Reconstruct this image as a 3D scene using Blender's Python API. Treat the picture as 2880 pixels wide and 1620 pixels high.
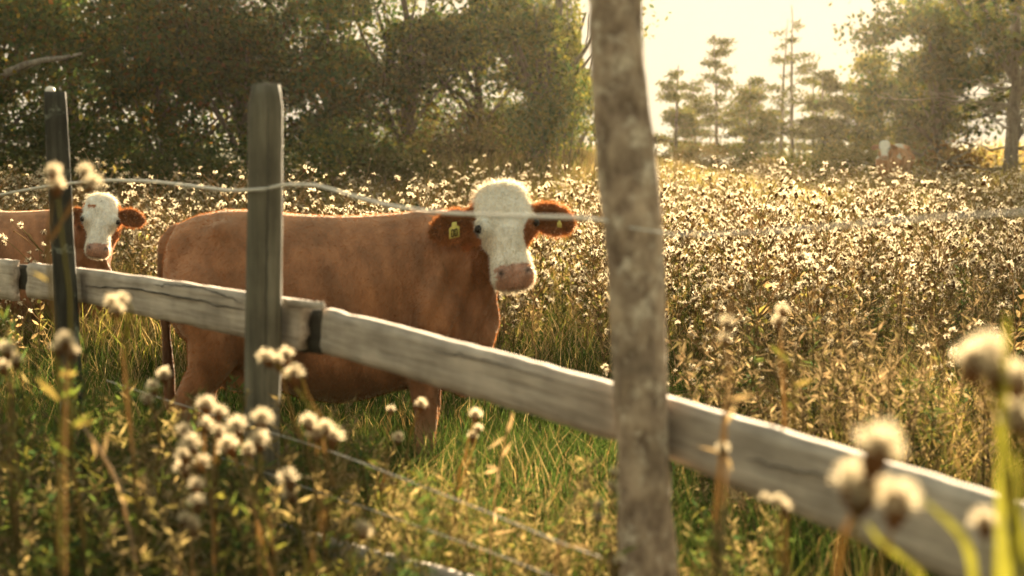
import bpy, bmesh, math, random
import numpy as np
from mathutils import Vector, Matrix

# ------------------------------------------------------------------ camera, sky, sun, exposure
sc = bpy.context.scene
for o in list(bpy.data.objects): bpy.data.objects.remove(o)
COL = sc.collection
CAM_H, PITCH, FPX = 1.69, math.atan(410/3956), 3956.0
cd = bpy.data.cameras.new('camera'); cam = bpy.data.objects.new('camera', cd); COL.objects.link(cam)
cam.location = (0, 0, CAM_H); cam.rotation_euler = (math.radians(90)-PITCH, 0, 0)
cd.sensor_width = 36; cd.lens = 36*FPX/2880; cd.clip_start = 0.05; cd.clip_end = 2000
cd.dof.use_dof = True; cd.dof.focus_distance = 9.5; cd.dof.aperture_fstop = 2.1; cd.dof.aperture_blades = 0
sc.camera = cam

SUN_EL, SUN_AZ = math.radians(14), math.radians(14.5)      # azimuth to the right of the view direction (+Y)
w = bpy.data.worlds.new('World'); sc.world = w; w.use_nodes = True
nt = w.node_tree; nt.nodes.clear()
sky = nt.nodes.new('ShaderNodeTexSky'); sky.sky_type = 'NISHITA'; sky.sun_disc = False
sky.sun_elevation = SUN_EL; sky.sun_rotation = SUN_AZ; sky.air_density = 1.0; sky.dust_density = 3.0; sky.ozone_density = 1.0
warm = nt.nodes.new('ShaderNodeMix'); warm.data_type = 'RGBA'; warm.blend_type = 'MULTIPLY'; warm.inputs[0].default_value = 1
warm.inputs[7].default_value = (1.0, 0.84, 0.60, 1)
bg = nt.nodes.new('ShaderNodeBackground'); bg.inputs[1].default_value = 0.15
wo = nt.nodes.new('ShaderNodeOutputWorld')
lim = nt.nodes.new('ShaderNodeMix'); lim.data_type = 'RGBA'; lim.blend_type = 'DARKEN'; lim.inputs[0].default_value = 1   # the bright hazy sky tops out at an even cream
lim.inputs[7].default_value = (1.28, 1.08, .76, 1)
nt.links.new(sky.outputs[0], warm.inputs[6]); nt.links.new(warm.outputs[2], lim.inputs[6]); nt.links.new(lim.outputs[2], bg.inputs[0]); nt.links.new(bg.outputs[0], wo.inputs[0])

sl = bpy.data.lights.new('sun', 'SUN'); sun = bpy.data.objects.new('sun', sl); COL.objects.link(sun)
sl.energy = 5.0; sl.angle = math.radians(0.6); sl.color = (1.0, 0.80, 0.53)
sdir = Vector((math.sin(SUN_AZ)*math.cos(SUN_EL), math.cos(SUN_AZ)*math.cos(SUN_EL), math.sin(SUN_EL)))
sun.rotation_euler = sdir.to_track_quat('Z', 'Y').to_euler(); sun.location = (20, 40, 30)

sc.view_settings.view_transform = 'Standard'; sc.view_settings.look = 'None'
sc.view_settings.exposure = 2.48; sc.view_settings.gamma = 1.0; sc.view_settings.use_curve_mapping = False
sc.render.engine = 'CYCLES'
cy = sc.cycles
cy.max_bounces = 3; cy.diffuse_bounces = 2; cy.glossy_bounces = 1; cy.transmission_bounces = 2; cy.volume_bounces = 0
cy.transparent_max_bounces = 8; cy.use_denoising = True; cy.use_adaptive_sampling = True; cy.adaptive_threshold = 0.015
cy.caustics_reflective = False; cy.caustics_refractive = False; cy.sample_clamp_indirect = 6

# ------------------------------------------------------------------ helpers
R = np.random.default_rng(11)
def at(px, py, Y):
    """world point at forward distance Y seen at a given direction of the 2880 x 1620 frame"""
    u, v = (px-1440)/FPX, (810-py)/FPX
    d = np.array((u, math.cos(PITCH)+v*math.sin(PITCH), -math.sin(PITCH)+v*math.cos(PITCH)))
    return np.array((0, 0, CAM_H)) + d*(Y/d[1])
def sstep(a, b, x):
    t = np.clip((np.asarray(x, float)-a)/(b-a), 0, 1); return t*t*(3-2*t)
_perm = np.random.default_rng(5).random((64, 64))
def vnoise(x, y, f=1.0):
    x = np.asarray(x, float)*f; y = np.asarray(y, float)*f
    xi = np.floor(x).astype(int); yi = np.floor(y).astype(int); fx = x-xi; fy = y-yi
    fx = fx*fx*(3-2*fx); fy = fy*fy*(3-2*fy)
    g = lambda i, j: _perm[i % 64, j % 64]
    return (g(xi, yi)*(1-fx)+g(xi+1, yi)*fx)*(1-fy)+(g(xi, yi+1)*(1-fx)+g(xi+1, yi+1)*fx)*fy
def gz(x, y):
    x = np.asarray(x, float); y = np.asarray(y, float)
    z = 0.28*sstep(12, 42, y)
    z = z + 1.05*np.exp(-((x+0.3)/4.2)**2)*sstep(23, 33, y)*(1-sstep(45, 70, y)*0.6)
    z = z + 0.35*sstep(-4, -12, x)*sstep(18, 32, y)
    z = z + 1.1*sstep(9.5, 17, x)*sstep(22, 34, y)
    z = z + 0.10*(vnoise(x, y, 0.35)-0.5)*sstep(4, 9, y)
    return z
def mk(name, V, F, C=None, mat=None, parent=None, smooth=False, midx=None):
    """V (n,3); F list of (m,3)/(m,4) int arrays; C (n,3) colours"""
    V = np.asarray(V, np.float32)
    if not isinstance(F, list): F = [F]
    F = [np.asarray(f, np.int32) for f in F if len(f)]
    me = bpy.data.meshes.new(name)
    me.vertices.add(len(V)); me.vertices.foreach_set('co', V.ravel())
    nl = sum(f.size for f in F); nf = sum(len(f) for f in F)
    me.loops.add(nl); me.loops.foreach_set('vertex_index', np.concatenate([f.ravel() for f in F]))
    tot = np.concatenate([np.full(len(f), f.shape[1], np.int32) for f in F])
    me.polygons.add(nf); me.polygons.foreach_set('loop_start', np.concatenate([[0], np.cumsum(tot)[:-1]]).astype(np.int32))
    me.polygons.foreach_set('loop_total', tot)
    if smooth: me.polygons.foreach_set('use_smooth', np.ones(nf, bool))
    if C is not None:
        a = me.attributes.new('col', 'FLOAT_COLOR', 'POINT')
        cc = np.ones((len(V), 4), np.float32); cc[:, :3] = C; a.data.foreach_set('color', cc.ravel())
    for m in (mat if isinstance(mat, (list, tuple)) else [mat]):
        if m: me.materials.append(m)
    if midx is not None: me.polygons.foreach_set('material_index', np.asarray(midx, np.int32))
    me.update(); me.validate()
    o = bpy.data.objects.new(name, me); COL.objects.link(o)
    if parent: o.parent = parent
    return o
def tag(o, label=None, cat=None, group=None, kind=None):
    for k, v in (('label', label), ('category', cat), ('group', group), ('kind', kind)):
        if v: o[k] = v
    return o
def empty(name, loc=(0, 0, 0), rz=0):
    o = bpy.data.objects.new(name, None); COL.objects.link(o); o.location = loc; o.rotation_euler = (0, 0, rz)
    o.empty_display_size = 0.2; return o
class MB:
    def __init__(s): s.V = []; s.T = []; s.Q = []; s.C = []; s.n = 0
    def add(s, V, T=None, Q=None, C=(1, 1, 1)):
        V = np.asarray(V, float).reshape(-1, 3)
        if T is not None and len(T): s.T.append(np.asarray(T)+s.n)
        if Q is not None and len(Q): s.Q.append(np.asarray(Q)+s.n)
        C = np.asarray(C, float); s.C.append(np.broadcast_to(C, (len(V), 3)) if C.ndim == 1 else C)
        s.V.append(V); s.n += len(V)
    def arrays(s):
        F = []
        if s.T: F.append(np.concatenate(s.T))
        if s.Q: F.append(np.concatenate(s.Q))
        return np.concatenate(s.V), F, np.concatenate(s.C)
    def build(s, name, mat, parent=None, smooth=False):
        V, F, C = s.arrays(); return mk(name, V, F, C, mat, parent, smooth)
    def tube(s, P, rad, sides=6, C=(1, 1, 1), cap=True, rough=0, rng=None):
        P = np.asarray(P, float); n = len(P); rad = np.broadcast_to(np.asarray(rad, float), (n,))
        T = np.gradient(P, axis=0); T /= np.linalg.norm(T, axis=1, keepdims=True)+1e-9
        ref = np.array((0, 0, 1.0)) if abs(T[:, 2]).mean() < 0.8 else np.array((0, 1.0, 0))
        U = np.cross(T, ref); U /= np.linalg.norm(U, axis=1, keepdims=True)+1e-9; W = np.cross(T, U)
        a = np.linspace(0, 2*np.pi, sides, endpoint=False)
        r = rad[:, None]*np.ones(sides)
        if rough: r = r*(1+rough*((rng or R).random((n, sides))-0.5)*2)
        V = P[:, None]+r[..., None]*(np.cos(a)[None, :, None]*U[:, None]+np.sin(a)[None, :, None]*W[:, None])
        i = np.arange(n-1)[:, None]*sides; j = np.arange(sides)[None]; k = (j+1) % sides
        Q = np.stack([i+j, i+k, i+sides+k, i+sides+j], -1).reshape(-1, 4)
        V = V.reshape(-1, 3); Tr = []
        if cap:
            V = np.vstack([V, P[0], P[-1]]); m = n*sides
            Tr = [(m, (q+1) % sides, q) for q in range(sides)]+[(m+1, (n-1)*sides+q, (n-1)*sides+(q+1) % sides) for q in range(sides)]
        s.add(V, np.array(Tr) if len(Tr) else None, Q, C)
    def leaves(s, P, D, Nn, L, W, C):
        """diamond leaves: base P, direction D, side Nn, length L, width W"""
        n = len(P); L = np.asarray(L).reshape(-1, 1)*np.ones((n, 1)); W = np.asarray(W).reshape(-1, 1)*np.ones((n, 1))
        up = np.cross(D, Nn)
        V = np.stack([P, P+D*L*.45+Nn*W*.5+up*W*.15, P+D*L, P+D*L*.45-Nn*W*.5+up*W*.15], 1).reshape(-1, 3)
        b = np.arange(n)[:, None]*4
        s.add(V, np.concatenate([b+np.array([0, 1, 2]), b+np.array([0, 2, 3])]), None, np.repeat(np.asarray(C)*np.ones((n, 3)), 4, 0))
    def blades(s, P, H, W, lean, C, tipC=None):
        n = len(P); az = R.random(n)*2*np.pi
        ld = np.stack([np.cos(az), np.sin(az), np.zeros(n)], 1); fa = R.random(n)*np.pi
        sd = np.stack([np.cos(fa), np.sin(fa), np.zeros(n)], 1)*W[:, None]*.5
        up = np.array((0, 0, 1.0))
        mid = P+up*(H*.58)[:, None]+ld*(H*lean*.3)[:, None]; tip = P+up*(H*(1-.35*lean))[:, None]+ld*(H*lean)[:, None]
        V = np.stack([P-sd, P+sd, mid-sd*.8, mid+sd*.8, tip], 1).reshape(-1, 3); b = np.arange(n)[:, None]*5
        T = np.concatenate([b+np.array(t) for t in ([0, 1, 3], [0, 3, 2], [2, 3, 4])])
        s.add(V, T, None, np.repeat(C, 5, 0))
def rdir(n, rng, zb=0.0):
    d = rng.normal(size=(n, 3)); d[:, 2] += zb; return d/np.linalg.norm(d, axis=1, keepdims=True)
def perp(D, rng):
    q = np.cross(D, rng.normal(size=D.shape)); return q/(np.linalg.norm(q, axis=1, keepdims=True)+1e-9)
def pick(pal, n, rng, jit=.25):
    pal = np.asarray(pal, float); c = pal[rng.integers(0, len(pal), n)]
    return c*(1+jit*(rng.random((n, 1))*2-1))

# ------------------------------------------------------------------ materials
def newmat(name):
    m = bpy.data.materials.new(name); m.use_nodes = True; t = m.node_tree; t.nodes.clear()
    return m, t, t.nodes.new('ShaderNodeOutputMaterial')
def N(t, kind, **kw):
    n = t.nodes.new(kind)
    for k, v in kw.items():
        if k.startswith('i'): n.inputs[int(k[1:])].default_value = v
        else: setattr(n, k, v)
    return n
def leafmat(name, trans=.45, tint=(1, 1, 1), vary=.3):
    m, t, out = newmat(name)
    a = N(t, 'ShaderNodeAttribute', attribute_name='col')
    oi = N(t, 'ShaderNodeObjectInfo')
    mr = N(t, 'ShaderNodeMapRange'); mr.inputs[3].default_value = 1-vary; mr.inputs[4].default_value = 1+vary
    t.links.new(oi.outputs['Random'], mr.inputs[0])
    vm = N(t, 'ShaderNodeVectorMath', operation='SCALE'); t.links.new(a.outputs['Color'], vm.inputs[0]); t.links.new(mr.outputs[0], vm.inputs['Scale'])
    d = N(t, 'ShaderNodeBsdfDiffuse'); tr = N(t, 'ShaderNodeBsdfTranslucent')
    t.links.new(vm.outputs[0], d.inputs[0])
    mx = N(t, 'ShaderNodeMix', data_type='RGBA', blend_type='MULTIPLY'); mx.inputs[0].default_value = 1; mx.inputs[7].default_value = (*tint, 1)
    t.links.new(vm.outputs[0], mx.inputs[6]); t.links.new(mx.outputs[2], tr.inputs[0])
    s = N(t, 'ShaderNodeMixShader'); s.inputs[0].default_value = trans
    t.links.new(d.outputs[0], s.inputs[1]); t.links.new(tr.outputs[0], s.inputs[2]); t.links.new(s.outputs[0], out.inputs[0])
    return m
M_leaf = leafmat('leaf', .5, (1.15, 1.12, .68))
M_grass = leafmat('grass_blade', .5, (1.15, 1.08, .72), .15)
M_dry = leafmat('dry_stem', .58, (1.1, 1.02, .8), .15)
M_fluff = leafmat('pappus', .62, (1, .96, .86), .05)
M_hair = leafmat('coat_hair', .45, (1.3, 1.1, .8), 0)
def woodmat(name, c1, c2, c3, sx=1.5, sz=18, bump=.35, lichen=None, crack=True, axis='X'):
    m, t, out = newmat(name)
    tc = N(t, 'ShaderNodeTexCoord'); mp = N(t, 'ShaderNodeMapping')
    mp.inputs['Scale'].default_value = (sx, sz, sz) if axis == 'X' else (sz, sz, sx)
    t.links.new(tc.outputs['Object'], mp.inputs[0])
    n1 = N(t, 'ShaderNodeTexNoise'); n1.inputs['Scale'].default_value = 1.6; n1.inputs['Detail'].default_value = 8; n1.inputs['Roughness'].default_value = .65
    t.links.new(mp.outputs[0], n1.inputs[0])
    cr = N(t, 'ShaderNodeValToRGB'); e = cr.color_ramp.elements
    e[0].position = .32; e[0].color = (*c1, 1); e[1].position = .68; e[1].color = (*c3, 1); k = e.new(.5); k.color = (*c2, 1)
    t.links.new(n1.outputs[0], cr.inputs[0])
    col = cr.outputs[0]
    n2 = N(t, 'ShaderNodeTexNoise'); n2.inputs['Scale'].default_value = 7; n2.inputs['Detail'].default_value = 6; t.links.new(tc.outputs['Object'], n2.inputs[0])
    mr = N(t, 'ShaderNodeMapRange'); mr.inputs[1].default_value = .3; mr.inputs[2].default_value = .7; mr.inputs[3].default_value = .65; mr.inputs[4].default_value = 1.2
    t.links.new(n2.outputs[0], mr.inputs[0])
    vm = N(t, 'ShaderNodeVectorMath', operation='SCALE'); t.links.new(col, vm.inputs[0]); t.links.new(mr.outputs[0], vm.inputs['Scale']); col = vm.outputs[0]
    if lichen:
        n3 = N(t, 'ShaderNodeTexNoise'); n3.inputs['Scale'].default_value = lichen[1]; n3.inputs['Detail'].default_value = 7; n3.inputs['Roughness'].default_value = .7
        t.links.new(tc.outputs['Object'], n3.inputs[0])
        r3 = N(t, 'ShaderNodeMapRange'); r3.inputs[1].default_value = lichen[2]; r3.inputs[2].default_value = lichen[2]+.12
        t.links.new(n3.outputs[0], r3.inputs[0])
        mx = N(t, 'ShaderNodeMix', data_type='RGBA'); mx.inputs[7].default_value = (*lichen[0], 1)
        t.links.new(r3.outputs[0], mx.inputs[0]); t.links.new(col, mx.inputs[6]); col = mx.outputs[2]
    p = N(t, 'ShaderNodeBsdfPrincipled'); p.inputs['Roughness'].default_value = .85; p.inputs['Specular IOR Level'].default_value = .2
    t.links.new(col, p.inputs['Base Color'])
    b = N(t, 'ShaderNodeBump'); b.inputs['Strength'].default_value = bump; b.inputs['Distance'].default_value = .02
    t.links.new(n1.outputs[0], b.inputs['Height']); t.links.new(b.outputs[0], p.inputs['Normal'])
    t.links.new(p.outputs[0], out.inputs[0]); return m
M_rail = woodmat('weathered_board', (.26, .215, .175), (.42, .355, .295), (.54, .465, .39), 1.2, 26, .5)
M_post2 = woodmat('dark_treated_post', (.075, .067, .048), (.125, .113, .083), (.185, .168, .125), 1.0, 22, .4, axis='Z')
M_post1 = woodmat('black_weathered_post', (.02, .02, .016), (.04, .038, .029), (.075, .07, .054), 1.2, 20, .4, ((.22, .23, .18), 9, .56), axis='Z')
M_post3 = woodmat('lichened_bark', (.15, .10, .07), (.36, .265, .19), (.56, .43, .31), 9, 15, 1.0, ((.66, .56, .44), 17, .52), axis='Z')
M_block = woodmat('dark_block_wood', (.022, .021, .017), (.04, .038, .03), (.06, .056, .045), 2, 20, .3)
M_bark = woodmat('tree_bark', (.045, .036, .028), (.09, .072, .056), (.15, .125, .10), 2, 10, .8, axis='Z')
M_barkp = woodmat('pale_bark', (.12, .10, .085), (.2, .17, .14), (.3, .27, .23), 2, 10, .8, axis='Z')
def plain(name, c, rough=.6, spec=.3, sub=0):
    m, t, out = newmat(name); p = N(t, 'ShaderNodeBsdfPrincipled')
    n = N(t, 'ShaderNodeTexNoise'); n.inputs['Scale'].default_value = 40; tc = N(t, 'ShaderNodeTexCoord'); t.links.new(tc.outputs['Object'], n.inputs[0])
    mr = N(t, 'ShaderNodeMapRange'); mr.inputs[3].default_value = .8; mr.inputs[4].default_value = 1.2; t.links.new(n.outputs[0], mr.inputs[0])
    vm = N(t, 'ShaderNodeVectorMath', operation='SCALE'); vm.inputs[0].default_value = c; t.links.new(mr.outputs[0], vm.inputs['Scale'])
    t.links.new(vm.outputs[0], p.inputs['Base Color']); p.inputs['Roughness'].default_value = rough; p.inputs['Specular IOR Level'].default_value = spec
    t.links.new(p.outputs[0], out.inputs[0]); return m
M_rope = plain('white_rope', (.62, .58, .52), .8, .1)
M_wire = plain('grey_wire', (.42, .38, .33), .6, .3)
M_eye = plain('dark_eye', (.012, .008, .006), .3, .3)
M_tag = plain('yellow_ear_tag', (.50, .42, .10), .5, .3)
M_ink = plain('black_ink', (.02, .02, .02), .7, .1)
M_insul = plain('white_insulator', (.75, .68, .62), .4, .4)
def coatmat():
    m, t, out = newmat('cow_coat')
    a = N(t, 'ShaderNodeAttribute', attribute_name='col'); tc = N(t, 'ShaderNodeTexCoord')
    mp = N(t, 'ShaderNodeMapping'); mp.inputs['Scale'].default_value = (22, 22, 9); t.links.new(tc.outputs['Object'], mp.inputs[0])
    n = N(t, 'ShaderNodeTexNoise'); n.inputs['Scale'].default_value = 3; n.inputs['Detail'].default_value = 9; n.inputs['Roughness'].default_value = .7; n.inputs['Distortion'].default_value = .6
    t.links.new(mp.outputs[0], n.inputs[0])
    mr = N(t, 'ShaderNodeMapRange'); mr.inputs[1].default_value = .25; mr.inputs[2].default_value = .75; mr.inputs[3].default_value = .72; mr.inputs[4].default_value = 1.22; t.links.new(n.outputs[0], mr.inputs[0])
    vm = N(t, 'ShaderNodeVectorMath', operation='SCALE'); t.links.new(a.outputs['Color'], vm.inputs[0]); t.links.new(mr.outputs[0], vm.inputs['Scale'])
    p = N(t, 'ShaderNodeBsdfPrincipled'); p.inputs['Roughness'].default_value = .62; p.inputs['Specular IOR Level'].default_value = .22
    p.inputs['Sheen Weight'].default_value = .35; p.inputs['Sheen Roughness'].default_value = .4; p.inputs['Sheen Tint'].default_value = (1, .85, .65, 1)
    t.links.new(vm.outputs[0], p.inputs['Base Color'])
    b = N(t, 'ShaderNodeBump'); b.inputs['Strength'].default_value = .35; b.inputs['Distance'].default_value = .008
    t.links.new(n.outputs[0], b.inputs['Height']); t.links.new(b.outputs[0], p.inputs['Normal']); t.links.new(p.outputs[0], out.inputs[0]); return m
M_coat = coatmat()
def groundmat():
    m, t, out = newmat('meadow_soil'); tc = N(t, 'ShaderNodeTexCoord')
    n = N(t, 'ShaderNodeTexNoise'); n.inputs['Scale'].default_value = 1.3; n.inputs['Detail'].default_value = 10; n.inputs['Roughness'].default_value = .7; t.links.new(tc.outputs['Object'], n.inputs[0])
    cr = N(t, 'ShaderNodeValToRGB'); e = cr.color_ramp.elements
    e[0].position = .3; e[0].color = (.035, .045, .014, 1); e[1].position = .7; e[1].color = (.15, .115, .05, 1); k = e.new(.5); k.color = (.075, .075, .025, 1)
    t.links.new(n.outputs[0], cr.inputs[0])
    p = N(t, 'ShaderNodeBsdfPrincipled'); p.inputs['Roughness'].default_value = .95; p.inputs['Specular IOR Level'].default_value = .1
    t.links.new(cr.outputs[0], p.inputs['Base Color'])
    b = N(t, 'ShaderNodeBump'); b.inputs['Strength'].default_value = .6; b.inputs['Distance'].default_value = .05; t.links.new(n.outputs[0], b.inputs['Height']); t.links.new(b.outputs[0], p.inputs['Normal'])
    t.links.new(p.outputs[0], out.inputs[0]); return m
M_ground = groundmat()

# ------------------------------------------------------------------ ground
def ground():
    xs = np.concatenate([np.linspace(-400, -45, 14), np.linspace(-40, 40, 121), np.linspace(45, 400, 14)])
    ys = np.concatenate([np.linspace(-400, -12, 12), np.linspace(-10, 80, 136), np.linspace(85, 500, 16)])
    X, Y = np.meshgrid(xs, ys); V = np.stack([X, Y, gz(X, Y)], -1).reshape(-1, 3); nx = len(xs)
    i = np.arange(len(ys)-1)[:, None]*nx; j = np.arange(nx-1)[None]
    Q = np.stack([i+j, i+j+1, i+nx+j+1, i+nx+j], -1).reshape(-1, 4)
    tag(mk('ground', V, [Q], None, M_ground, None, True), 'meadow ground under the grass and weeds, rising towards the trees', None, None, 'structure')
ground()

# ------------------------------------------------------------------ fence
FP, FD = np.array((-0.808, 4.6)), np.array((1.099, -1.317)); FD = FD/np.linalg.norm(FD)
FN = np.array((-FD[1], FD[0]));  FN = FN if FN[1] > 0 else -FN              # horizontal normal, away from camera
def on_fence(px, py, off=0.0):
    """point where a line of sight meets the vertical plane of the fence"""
    d = at(px, py, 1.0)-np.array((0, 0, CAM_H)); P0 = FP+FN*off
    k = (P0 @ FN)/(d[:2] @ FN); return np.array((0, 0, CAM_H))+d*k
fence = empty('fence', (FP[0], FP[1], 0)); tag(fence, 'weathered pasture fence of grey boards on three uneven posts', 'fence')
bpy.context.view_layer.update()
def infence(o): o.parent = fence; o.matrix_parent_inverse = Matrix.Translation((-FP[0], -FP[1], 0)); return o
def board(name, tl, tr, bl, br, th=.038, off=.075, seed=0, torn_l=0, torn_r=0, mat=None):
    """a plank on the far side of the posts, given by the directions of its four front corners"""
    rng = np.random.default_rng(seed)
    a, b, c, d = [on_fence(*q, off) for q in (tl, tr, bl, br)]
    n = 26; m = 7; s = np.linspace(0, 1, n); q = np.linspace(0, 1, m)
    ax = (b-a); L = np.linalg.norm(ax); ax = ax/L
    nz = np.array((FN[0], FN[1], 0)); zz = np.cross(ax, nz); zz = -zz if zz[2] < 0 else zz
    Mx = Matrix(((ax[0], nz[0], zz[0], a[0]), (ax[1], nz[1], zz[1], a[1]), (ax[2], nz[2], zz[2], a[2]), (0, 0, 0, 1))); Mi = Mx.inverted()
    wav = .0016*np.sin(s*5+seed)+.0014*rng.normal(size=n); wav2 = .0018*np.sin(s*4+seed*2)+.0018*rng.normal(size=n)
    grid = []
    for i, si in enumerate(s):
        row = []
        for j, qj in enumerate(q):
            p = (a*(1-si)+b*si)*(1-qj)+(c*(1-si)+d*si)*qj
            p = p+zz*(wav[i]*(1-qj)+wav2[i]*qj)
            jag = rng.normal()*.012
            if i == 0: p = p-ax*(torn_l*rng.random()+jag*.3)
            if i == n-1: p = p+ax*(torn_r*rng.random()+jag*.3)
            y = rng.normal()*.0012+(.006 if j in (0, m-1) else 0)
            p = p+nz*y; row.append(Mi @ Vector(p))
        grid.append(row)
    V = np.array([[tuple(v) for v in r] for r in grid]).reshape(-1, 3); nb = len(V)
    Vb = V.copy(); Vb[:, 1] = th; V = np.vstack([V, Vb])
    Q = []
    for i in range(n-1):
        for j in range(m-1):
            k = i*m+j; Q += [(k, k+1, k+m+1, k+m), (nb+k, nb+k+m, nb+k+m+1, nb+k+1)]
        for j in (0, m-1):
            k = i*m+j; q_ = (k, k+m, nb+k+m, nb+k); Q.append(q_ if j == 0 else q_[::-1])
    for i in (0, n-1):
        for j in range(m-1):
            k = i*m+j; q_ = (k, nb+k, nb+k+1, k+1); Q.append(q_ if i == 0 else q_[::-1])
    o = mk(name, V, [np.array(Q)], None, mat or M_rail)
    o.parent = fence; o.matrix_parent_inverse = Matrix.Translation((-FP[0], -FP[1], 0)); o.matrix_basis = Mx
    return o
board('rail', (-160, 716), (30, 734), (-160, 826), (30, 845), seed=3, torn_r=.02)['label'] = 'grey rail running out past the black post'
board('rail', (78, 739), (212, 757), (78, 838), (212, 852), seed=4, torn_l=.02)
board('rail', (200, 752), (842, 848), (200, 842), (832, 984), seed=5, torn_r=.02, th=.042)['label'] = 'grey rail with a long crack and a torn end beside the round post'
board('rail', (906, 870), (1760, 1094), (902, 992), (1760, 1252), seed=6, torn_l=.006)['label'] = 'pale grey rail between the round post and the lichened post'
board('rail', (1840, 1116), (3300, 1548), (1840, 1278), (3300, 1905), seed=7)['label'] = 'broad grey rail running low towards the corner'
board('rail', (-60, 1255), (700, 1440), (-60, 1335), (700, 1540), seed=8)
board('rail', (640, 1440), (2000, 1820), (640, 1540), (2000, 1960), seed=9)
board('joint_block', (842, 868), (902, 876), (838, 992), (900, 994), seed=10, off=.125, mat=M_block)['label'] = 'dark backing block joining two rails'
board('joint_block', (30, 745), (78, 748), (30, 812), (78, 818), seed=12, off=.125, mat=M_block)
board('split_rail_top', (800, 842), (905, 850), (800, 858), (905, 874), seed=14, off=.06, th=.012)
# hairline cracks along the boards (thin slots of dark wood set into the faces)
def crack(pts, wdt, seed):
    rng = np.random.default_rng(seed); b = MB(); P = np.array([on_fence(x, y, .071) for x, y in pts])
    t = np.linspace(0, 1, 30); Q = np.stack([np.interp(t, np.linspace(0, 1, len(P)), P[:, k]) for k in range(3)], 1); Q[:, 2] += rng.normal(size=30)*.0025
    b.tube(Q, wdt*(.35+.65*np.sin(t*np.pi))*(.6+.8*rng.random(30)), 5); infence(b.build('crack', M_block, None))
crack([(240, 806), (380, 812), (520, 838), (690, 872)], .0035, 1); crack([(430, 800), (560, 806), (680, 850)], .0025, 2)
crack([(1200, 985), (1350, 1010), (1560, 1070)], .0016, 3); crack([(2100, 1290), (2350, 1350), (2600, 1440)], .002, 4)
def round_post(name, mat, ctr, rad, rough, seed, sides=28, nseg=60, topdome=.0, square=False, lumps=0):
    """ctr: list of (px,py) centreline directions met with the fence plane; rad: radii"""
    rng = np.random.default_rng(seed)
    P = np.array([on_fence(*c) for c in ctr]); z = P[:, 2]; o_ = np.argsort(z); P = P[o_]; rd = np.array(rad)[o_]
    zt = np.linspace(-.3, P[-1, 2], nseg)
    def ip(k): 
        v = np.interp(zt, P[:, 2], P[:, k]); lo = zt < P[0, 2]
        v[lo] = P[0, k]+(P[1, k]-P[0, k])*(zt[lo]-P[0, 2])/(P[1, 2]-P[0, 2]); return v
    cx, cy_ = ip(0), ip(1); rr = np.interp(zt, P[:, 2], rd)
    a = np.linspace(0, 2*np.pi, sides, endpoint=False); off = rng.random(9)*6
    V = []
    for i in range(nseg):
        sh = np.ones(sides)
        if square: sh = 1/np.maximum(np.abs(np.cos(a-.35)), np.abs(np.sin(a-.35)))**.8
        r = rr[i]*sh*(1+rough*(vnoise(np.cos(a)*1.6+off[0]+5, np.sin(a)*1.6+zt[i]*5+20)-.5)*2+rough*.6*(vnoise(a*4+9, zt[i]*26+7+a*0)-.5)*2)
        if lumps: r = r*(1+lumps*(vnoise(np.cos(a)+30+off[1], np.sin(a)+zt[i]*2.1+40)-.5)*2)
        if i >= nseg-2: r = r*(1-.10*(i-nseg+3)*(1 if not square else .3))
        V.append(np.stack([cx[i]+r*np.cos(a), cy_[i]+r*np.sin(a), zt[i]+0*a], 1))
    V = np.concatenate(V); V = np.vstack([V, (cx[-1], cy_[-1], zt[-1]+topdome)])
    i = np.arange(nseg-1)[:, None]*sides; j = np.arange(sides)[None]; k = (j+1) % sides
    Q = np.stack([i+j, i+k, i+sides+k, i+sides+j], -1).reshape(-1, 4)
    m = (nseg-1)*sides; T = np.array([(m+q, m+(q+1) % sides, len(V)-1) for q in range(sides)])
    o = mk(name, V, [T, Q], None, mat, None, True); return infence(o)
p1 = round_post('post', M_post1, [(155, 258), (163, 420), (172, 600), (188, 900)], [.045, .047, .047, .048], .06, 1, square=True); p1['label'] = 'black squared post with pale lichen and a white insulator'
p2 = round_post('post', M_post2, [(748, 238), (746, 600), (738, 1150)], [.0565, .0575, .06], .025, 2, topdome=.006); p2['label'] = 'smooth dark round post with a long vertical check'
p3 = round_post('post', M_post3, [(1722, -160), (1730, 60), (1738, 200), (1760, 450), (1776, 620), (1796, 900), (1812, 1250), (1826, 1620)],
                [.058, .060, .063, .066, .067, .066, .064, .068], .07, 3, sides=48, nseg=190, lumps=.10); p3['label'] = 'tall rough log post covered in pale lichen and flaking bark'
b = MB(); P = np.array([on_fence(x, y, -.062) for x, y in ((752, 300), (754, 500), (750, 800), (745, 1050))])
t = np.linspace(0, 1, 40); Q = np.stack([np.interp(t, np.linspace(0, 1, 4), P[:, k]) for k in range(3)], 1); Q[:, 0] += R.normal(size=40)*.0012
b.tube(Q, .0028*(.4+.6*np.sin(t*np.pi)), 5); infence(b.build('crack', M_block))
ins = MB(); c = on_fence(141, 256); th = np.linspace(0, np.pi, 7)
ins.tube(np.array([c+np.array((0, 0, .002-.018*math.cos(x))) for x in th]), .019*np.sin(th)+.002, 12); infence(ins.build('insulator', M_insul, None, True))
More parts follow.
